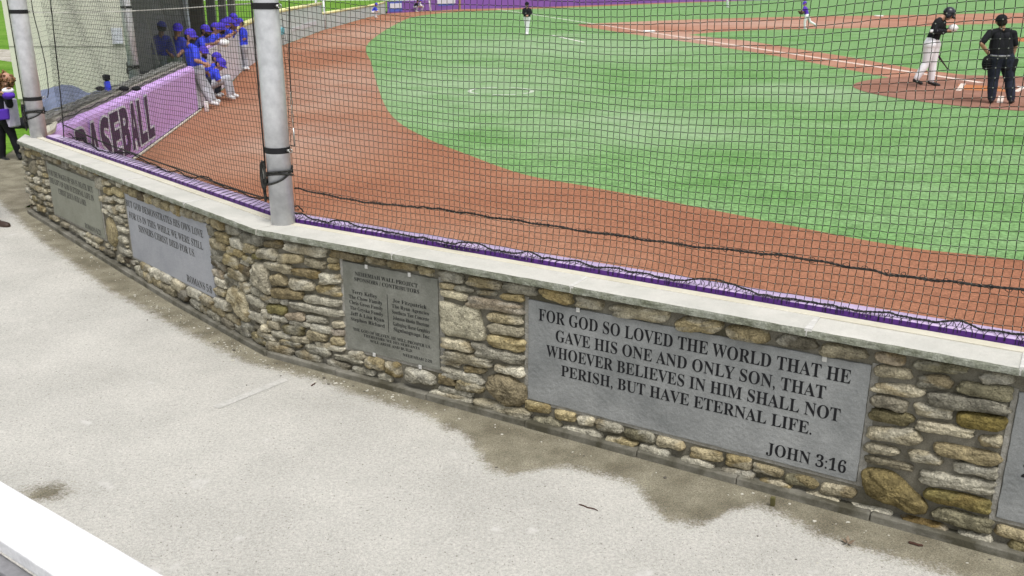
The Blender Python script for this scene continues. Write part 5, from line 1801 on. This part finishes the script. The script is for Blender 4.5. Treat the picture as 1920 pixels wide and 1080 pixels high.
person('player in violet cap crouching just behind the seated one', JJ(21.4, dict(
    head=(406, 110), neck=(401, 120), shL=(402, 127, -.15), shR=(395, 126, .15), pelvis=(388, 150), hipL=(390, 154, -.1), hipR=(389, 152, .1), elL=(403, 142, -.15), elR=(405, 140, .1), haL=(412, 148, -.08), haR=(414, 147, .05),
    knL=(408, 153, -.1), knR=(410, 151, .2), anL=(406, 175, -.1), anR=(410, 173, .2), toeL=(413, 180, -.12), toeR=(417, 177, .25))), .98, (1, -.3, -.25), 'shirt_blue', 'navy', shoe='shoe_white', hat='cap', group=BLUE_G)
person('bearded player in a bright blue cap squatting between the leaning player and the rail', JJ(20.6, dict(
    head=(381, 99), neck=(377, 110), shL=(381, 116, -.18), shR=(372, 114, .17), pelvis=(373, 146), hipL=(376, 150, -.1), hipR=(374, 149, .1), elL=(386, 134, -.15), elR=(384, 132, .1), haL=(392, 140, -.08), haR=(392, 138, .05),
    knL=(391, 150, -.1), knR=(393, 149, .15), anL=(389, 182, -.1), anR=(392, 180, .15), toeL=(396, 186, -.1), toeR=(399, 184, .2))), .98, (1, -.5, -.1), 'shirt_blue', 'navy', shoe='shoe_black', hat='cap', beard='beard', skin='skin_dark', group=BLUE_G)

# row along the rail
row = [(385, 58, 22.2, 'skin_dark', 'first player leaning over the rail, nearest the dark dugout'), (404, 54, 23.0, 'skin', 'player leaning on the rail above the crouching man, white glove hanging over'),
       (414, 53, 23.9, 'skin_dark', 'dark faced player leaning on the rail third along the row'), (421, 46, 24.8, 'skin', 'player resting forearms on the middle of the rail'),
       (428, 42, 25.4, 'skin', 'fifth player along the rail, head turned to the field'), (437, 47, 26.2, 'skin_dark', 'player bent low over the rail near its far end'), (438, 35, 26.9, 'skin', 'tall player whose cap tops the row at the rail')]
for i, (px, py, y, sk, lb) in enumerate(row):
    h = at(px, py, y)
    # the rail's place at this depth
    rx = float(np.interp(y + .1, [q[1] for q in rp], [q[0] for q in rp])); rz = float(np.interp(y, [q[1] for q in rp], tops)) + .06
    fx = norm((1, .25 * sin(i * 2), 0)); side = np.array([-fx[1], fx[0], 0])
    hz = h[2]
    low = min(0, hz - 1.62)
    nk = h - fx * .06 - np.array([0, 0, .15])
    pv = np.array([rx - .52, y, max(.75, hz - .78)])
    J = dict(head=h, neck=nk, shL=nk + side * .18 - np.array([0, 0, .05]), shR=nk - side * .18 - np.array([0, 0, .05]), pelvis=pv, hipL=pv + side * .09 - np.array([0, 0, .06]), hipR=pv - side * .09 - np.array([0, 0, .06]))
    for s_, sg in (('L', 1), ('R', -1)):
        J['el' + s_] = np.array([rx - .14, y, rz]) + side * sg * .27
        J['ha' + s_] = np.array([rx + .06, y, rz + .02]) + side * sg * .07
        J['kn' + s_] = np.array([rx - .36, y, .52]) + side * sg * .11
        J['an' + s_] = np.array([rx - .46, y, .19]) + side * sg * .12
        J['toe' + s_] = np.array([rx - .30, y, .155]) + side * sg * .13
    person(lb, J, 1.0, (1, -.35 + .2 * (i % 3), -.12), 'shirt_blue', 'pants_grey', skin=sk, hat='cap', voxel=.018, fingers=False, beard='beard' if i in (0, 2) else None, group=BLUE_G, cuff=.55 if i % 2 else .7)
    if i == 1:
        gb = MB(); gb.ellipsoid((rx + .16, y, rz - .02), (.13, .14, .10), noise=.03)
        tag(gb.build('batting_gloves', 'glove_white', smooth=True, origin=(rx + .16, y, rz)), 'white gloves held over the rail by the leaning players', 'gloves')
person('player in blue standing on the track at the far end of the rail', JJ(28.2, dict(
    head=(450, 44), neck=(452, 53), shL=(458, 58, -.1), shR=(449, 58, .12), pelvis=(456, 87), hipL=(459, 91, -.05), hipR=(454, 91, .1), elL=(459, 72, -.15), elR=(446, 69, 0), haL=(450, 78, -.1), haR=(445, 77, 0),
    knL=(460, 108, 0), knR=(455, 108, .1), anL=(463, 126, 0), anR=(458, 126, .1), toeL=(466, 129, -.2), toeR=(460, 129, -.15))), 1.05, (-.5, -.5, -.2), 'shirt_blue', 'pants_grey', hat='cap', voxel=.018, fingers=False, group=BLUE_G)
# inside the dugout
person('player in violet cap facing out from inside the dark dugout', JJ(21.3, dict(
    head=(333, 56), neck=(332, 70), shL=(344, 76, 0), shR=(320, 77, .1), pelvis=(328, 108), hipL=(333, 113, 0), hipR=(323, 113, .05), elL=(346, 94, -.05), elR=(314, 95, 0), haL=(336, 103, -.15), haR=(322, 104, -.1),
    knL=(333, 136, 0), knR=(322, 136, .05), anL=(333, 160, 0), anR=(321, 160, .05), toeL=(335, 166, -.1), toeR=(322, 166, -.1))), 1.0, (.3, -1, -.1), 'blue_dim', 'pants_grey', hat='cap', voxel=.018, fingers=False, group=BLUE_G)
person('player in blue standing deep inside the dark dugout with his back turned', JJ(22.0, dict(
    head=(303, 52), neck=(302, 66), shL=(314, 72, .1), shR=(291, 73, 0), pelvis=(300, 106), hipL=(305, 111, 0), hipR=(295, 111, 0), elL=(317, 91, 0), elR=(287, 91, 0), haL=(312, 104, .1), haR=(292, 104, .1),
    knL=(305, 134, 0), knR=(295, 134, 0), anL=(305, 157, 0), anR=(294, 157, 0), toeL=(306, 162, -.1), toeR=(293, 162, -.1))), 1.0, (-.5, 1, 0), 'blue_dim', 'pants_grey', skin='skin_dark', hat='cap', hatm='blue_dim', voxel=.018, fingers=False, group=BLUE_G)

# batter
BY = 23.7
bat_root = person('batter in black jersey and helmet walking with head bent over his white gloved hand', JJ(BY, dict(
    head=(1778, 27), neck=(1764, 35), shL=(1768, 42, .12), shR=(1757, 41, -.17), pelvis=(1748, 76), hipL=(1752, 84, .1), hipR=(1743, 84, -.1), elL=(1768, 60, .25), elR=(1752, 59, -.27), haL=(1779, 55, .1), haR=(1775, 58, -.17),
    knL=(1749, 118, .1), knR=(1737, 118, -.1), anL=(1746, 152, .1), anR=(1718, 148, -.1), toeL=(1760, 160, .08), toeR=(1727, 156, -.12))), 1.10, (1, -.1, -.62), 'black', 'pants_white', shoe='shoe_black', cuff=.9, hat='helmet',
    hatm='helmet', voxel=.010, bag=1.32, fat=1.0)
p = at(1787, 53, BY)
mb = MB()
mb.ellipsoid(p, (.115, .10, .10), noise=.04)
for k in range(4):
    mb.tube([p + np.array([.03, -.03 + .02 * k, .03]), p + np.array([.09, -.04 + .025 * k, .035]), p + np.array([.115, -.04 + .025 * k, -.01])], .016, 6)
mb.tube([p + np.array([.0, -.06, 0]), p + np.array([.05, -.085, .02])], .018, 6)
mb.build('batting_glove', 'glove_white', bat_root, smooth=True)
mb = MB()
a, b = at(1746, 59, BY - .33), at(1759, 58, BY - .33)
mb.box((a + b) / 2 + np.array([0, .05, 0]), (.19, .06, .07), ax=[(1, 0, -.05), (0, 1, 0), (.05, 0, 1)]); bevel(mb.build('sleeve_band', 'pants_white', bat_root), .02, 3)
mb = MB()
a, b = at(1756, 100, BY + .22), at(1778, 131, BY + .22)
mb.tube([a + (b - a) * t for t in (-.55, -.3, 0, .35, .6, .9, .97, 1.0)], [.036, .035, .033, .026, .018, .015, .024, .024], 12)
o = mb.build('baseball_bat', 'bat', smooth=True, origin=tuple(b)); tag(o, 'dark baseball bat tucked under the batter\'s arm, handle pointing down', 'bat')

# umpire, seen from behind
UY = 20.2
um = person('stocky umpire in black shirt and dark trousers standing with his back turned, hand on hip', JJ(UY, dict(
    head=(1878, 41), neck=(1879, 54), shL=(1856, 62, 0), shR=(1900, 63, 0), pelvis=(1876, 105), hipL=(1866, 112, 0), hipR=(1887, 112, 0), elL=(1840, 82, -.10), elR=(1904, 86, .0), haL=(1855, 103, .02), haR=(1898, 108, .06),
    knL=(1862, 151, 0), knR=(1893, 151, 0), anL=(1859, 186, -.05), anR=(1896, 187, -.12), toeL=(1859, 190, .16), toeR=(1899, 190, .10))), 1.05, (.1, 1, -.05), 'black', 'navy', shoe='shoe_black', hat='cap', hatm='black',
    voxel=.010, fat=1.36, bag=1.5, cuff=.62)
mb = MB()
mb.tube([at(1857, 104, UY - .14), at(1866, 105, UY - .20), at(1876, 105.5, UY - .215), at(1887, 105.5, UY - .20), at(1896, 104, UY - .12)], .018, 8)
mb.build('belt', 'greyboard', um, smooth=True)
p = at(1850, 118, UY - .02)
mk = empty('umpire_mask', p, 'black face mask hanging from the umpire\'s left hand', 'mask')
mb = MB(); mb.ellipsoid(p, (.10, .09, .155), noise=.04); mb.build('mask_padding', 'black', mk, smooth=True)
mb = MB()
for k in range(5):
    mb.tube([p + np.array([-.09 + .0 * k, -.07, .10 - .05 * k]), p + np.array([0, -.115, .10 - .05 * k]), p + np.array([.09, -.07, .10 - .05 * k])], .007, 5)
mb.build('mask_bars', 'shoe_black', mk, smooth=True)
p = at(1895, 121, UY - .08)
bg = MB()
bg.box(p, (.26, .10, .27), ax=[(1, 0, -.1), (0, 1, 0), (.12, 0, 1)])
o = bevel(bg.build('ball_bag', 'black', origin=tuple(p)), .03, 3); tag(o, 'black ball bag hanging at the umpire\'s right hip', 'bag')

# coach by third base
CY = 48.8
person('coach in black jacket and white trousers standing alone on the turf beyond the near circle', JJ(CY, dict(
    head=(988, 9), neck=(988, 15), shL=(994, 18, 0), shR=(982, 18, 0), pelvis=(988, 33), hipL=(991, 35, 0), hipR=(985, 35, 0), elL=(996, 25, -.05), elR=(981, 25, -.05), haL=(990, 29, -.2), haR=(986, 29, -.2),
    knL=(990, 49, 0), knR=(987, 49, 0), anL=(989.5, 62, 0), anR=(987, 62, 0), toeL=(990, 64.5, -.18), toeR=(986.5, 64.5, -.18))), 1.0, (-.1, -1, -.1), 'black', 'pants_white', shoe='shoe_white', cuff=.9, hat='cap', hatm='black', voxel=.02, fingers=False)
# running fielder
FY = 55.0
fr_ = person('fielder in purple cap and pale trousers striding across the clay with a glove', JJ(FY, dict(
    head=(1509, 7), neck=(1509, 12), shL=(1511, 15, .15), shR=(1508, 15, -.15), pelvis=(1513, 28), hipL=(1514, 30, .1), hipR=(1512, 30, -.1), elL=(1513, 21, .2), elR=(1506, 21, -.2), haL=(1507, 23, .1), haR=(1502, 23, -.15),
    knL=(1519, 41, .1), knR=(1509, 41, -.1), anL=(1529, 46, .1), anR=(1509, 52, -.1), toeL=(1530, 50, .1), toeR=(1512, 54, -.15))), 1.0, (-1, -.3, -.2), 'purple', 'pants_white', shoe='shoe_white', hat='cap', hatm='purple', voxel=.02, fingers=False)
p = at(1503, 23.5, FY - .2)
mb = MB(); mb.ellipsoid(p, (.17, .12, .11), noise=.05)
for k in range(4):
    mb.tube([p + np.array([-.05, -.08 + .05 * k, .03]), p + np.array([-.2, -.09 + .06 * k, .06])], .035, 6)
mb.build('fielding_glove', 'glove_tan', fr_, smooth=True)


# far figures in the corner
def far_person(label, px, yfoot, y, sh, pt, m=1.0, crouch=False, lean=0.0, hatm=None, group=None):
    b = onz(px, yfoot)
    b = np.array([b[0] * y / b[1], y, 0.0])
    k = .62 if crouch else 1.0
    up = lambda dx, dy, z: b + np.array([dx * m, dy * m, z * m])
    hz = 1.0 if crouch else 1.66
    J = dict(head=up(lean + .1, -.05, hz), neck=up(lean, 0, hz - .17), shL=up(lean, -.2, hz - .24), shR=up(lean, .2, hz - .24), pelvis=up(-.1 if crouch else 0, 0, .48 if crouch else .98),
             hipL=up(-.1 if crouch else 0, -.1, .44 if crouch else .92), hipR=up(-.1 if crouch else 0, .1, .44 if crouch else .92), elL=up(.15 + lean, -.28, hz - .5), elR=up(.15 + lean, .28, hz - .5),
             haL=up(.33 + lean, -.15, hz - .55), haR=up(.33 + lean, .15, hz - .55), knL=up(.28 if crouch else .06, -.15, .5), knR=up(.25 if crouch else -.02, .15, .5), anL=up(.1, -.15, .09), anR=up(.02, .15, .09),
             toeL=up(.26, -.17, .05), toeR=up(.18, .17, .05))
    person(label, J, m, (1, -.4, -.1), sh, pt, hat='cap' if hatm else None, hatm=hatm or 'cap_blue', hair=None if hatm else 'short', voxel=.03, fingers=False, group=group)


far_person('tiny player in blue crouching against the green fence far down the track', 702, 33, 75.5, 'shirt_blue', 'pants_white', 1.0, True, .1, 'cap_blue')
far_person('tiny figure in a dark top before the purple outfield wall', 779, 20, 93, 'black', 'pants_grey', 1.0, True, .15, 'black')
far_person('tiny figure in pale clothes standing by the purple outfield wall', 806, 19.5, 94, 'pants_grey', 'pants_white', 1.0, False, 0, 'cap_blue')
far_person('tiny figure kneeling in white between the two by the outfield wall', 789, 19.5, 93.5, 'pants_white', 'pants_grey', 1.0, True, -.05, 'cap_blue')
far_person('outfielder whose pale legs just show at the top of the picture', 1363, 11, 111, 'purple', 'pants_white', 1.0, False, 0, 'purple')

# spectators on the left
person('girl with curly brown hair, lavender coat and black trousers bending near the lawn', JJ(12.55, dict(
    head=(10, 150, -.05), neck=(4, 166), shL=(-6, 176, .12), shR=(12, 177, -.12), pelvis=(6, 222), hipL=(0, 228, .06), hipR=(12, 228, -.05), elL=(-8, 200, .1), elR=(18, 196, -.2), haL=(4, 176, -.15), haR=(17, 172, -.28),
    knL=(3, 262, .05), knR=(24, 256, -.05), anL=(5, 297, .05), anR=(35, 288, -.05), toeL=(15, 300, -.05), toeR=(38, 296, -.1))), .78, (.6, -1, -.5), 'black', 'black', shoe='shoe_black', cuff=.9, hair='curly', voxel=.014)
gr = [o for o in COL.objects if o.type == 'EMPTY' and o.name.startswith('person')][-1]
mb = MB()
p = at(16, 176, 12.25)
mb.ellipsoid(p + np.array([0, 0, -.02]), (.08, .065, .05), noise=.10, nu=16, nv=8)
mb.build('purple_mitten', 'purple', gr, smooth=True)
mb = MB(); mb.ellipsoid(p + np.array([-.01, .02, .04]), (.08, .06, .04), noise=.10); mb.build('white_cuff', 'pants_white', gr, smooth=True)
mb = MB()
a = [at(6, 186, 12.38), at(22, 186, 12.36), at(30, 238, 12.42), at(17, 240, 12.36), at(9, 222, 12.36)]
mb.prism(a, (0.02, .10, 0)); bevel(mb.build('coat', 'lavender', gr), .015, 2)
mb = MB()
a = [at(-6, 206, 12.36), at(14, 204, 12.34), at(16, 224, 12.34), at(-4, 226, 12.36)]
mb.prism(a, (0.02, .12, 0)); bevel(mb.build('top', 'purple', gr), .015, 2)

WY = 9.0
person('passer-by of whom only one brown shoe shows at the left edge', JJ(WY, dict(
    head=(-95, 175), neck=(-92, 195), shL=(-62, 205, .1), shR=(-118, 207, -.1), pelvis=(-80, 300), hipL=(-68, 308, .05), hipR=(-92, 308, -.05), elL=(-52, 250, .1), elR=(-125, 252, -.1), haL=(-46, 292, 0), haR=(-118, 296, -.1),
    knL=(-50, 360, .05), knR=(-88, 362, -.05), anL=(-10, 413, .05), anR=(-95, 416, -.05), toeL=(13, 423, 0), toeR=(-76, 428, -.1))), 1.0, (1, -.2, -.1), 'lavender', 'navy', shoe='shoe_brown', cuff=.9, hair='short', voxel=.018)

# paper cup on the track below the leaning player
p = onz(388, 209)
cu = MB()
cu.tube([(p[0], p[1], z) for z in (0, .005, .10, .19, .2)], [.038, .042, .046, .05, .044], 18)
tag(cu.build('drink_cup', 'bottle', smooth=True, origin=(p[0], p[1], 0)), 'white cup standing on the track at the leaning player\'s feet', 'cup')
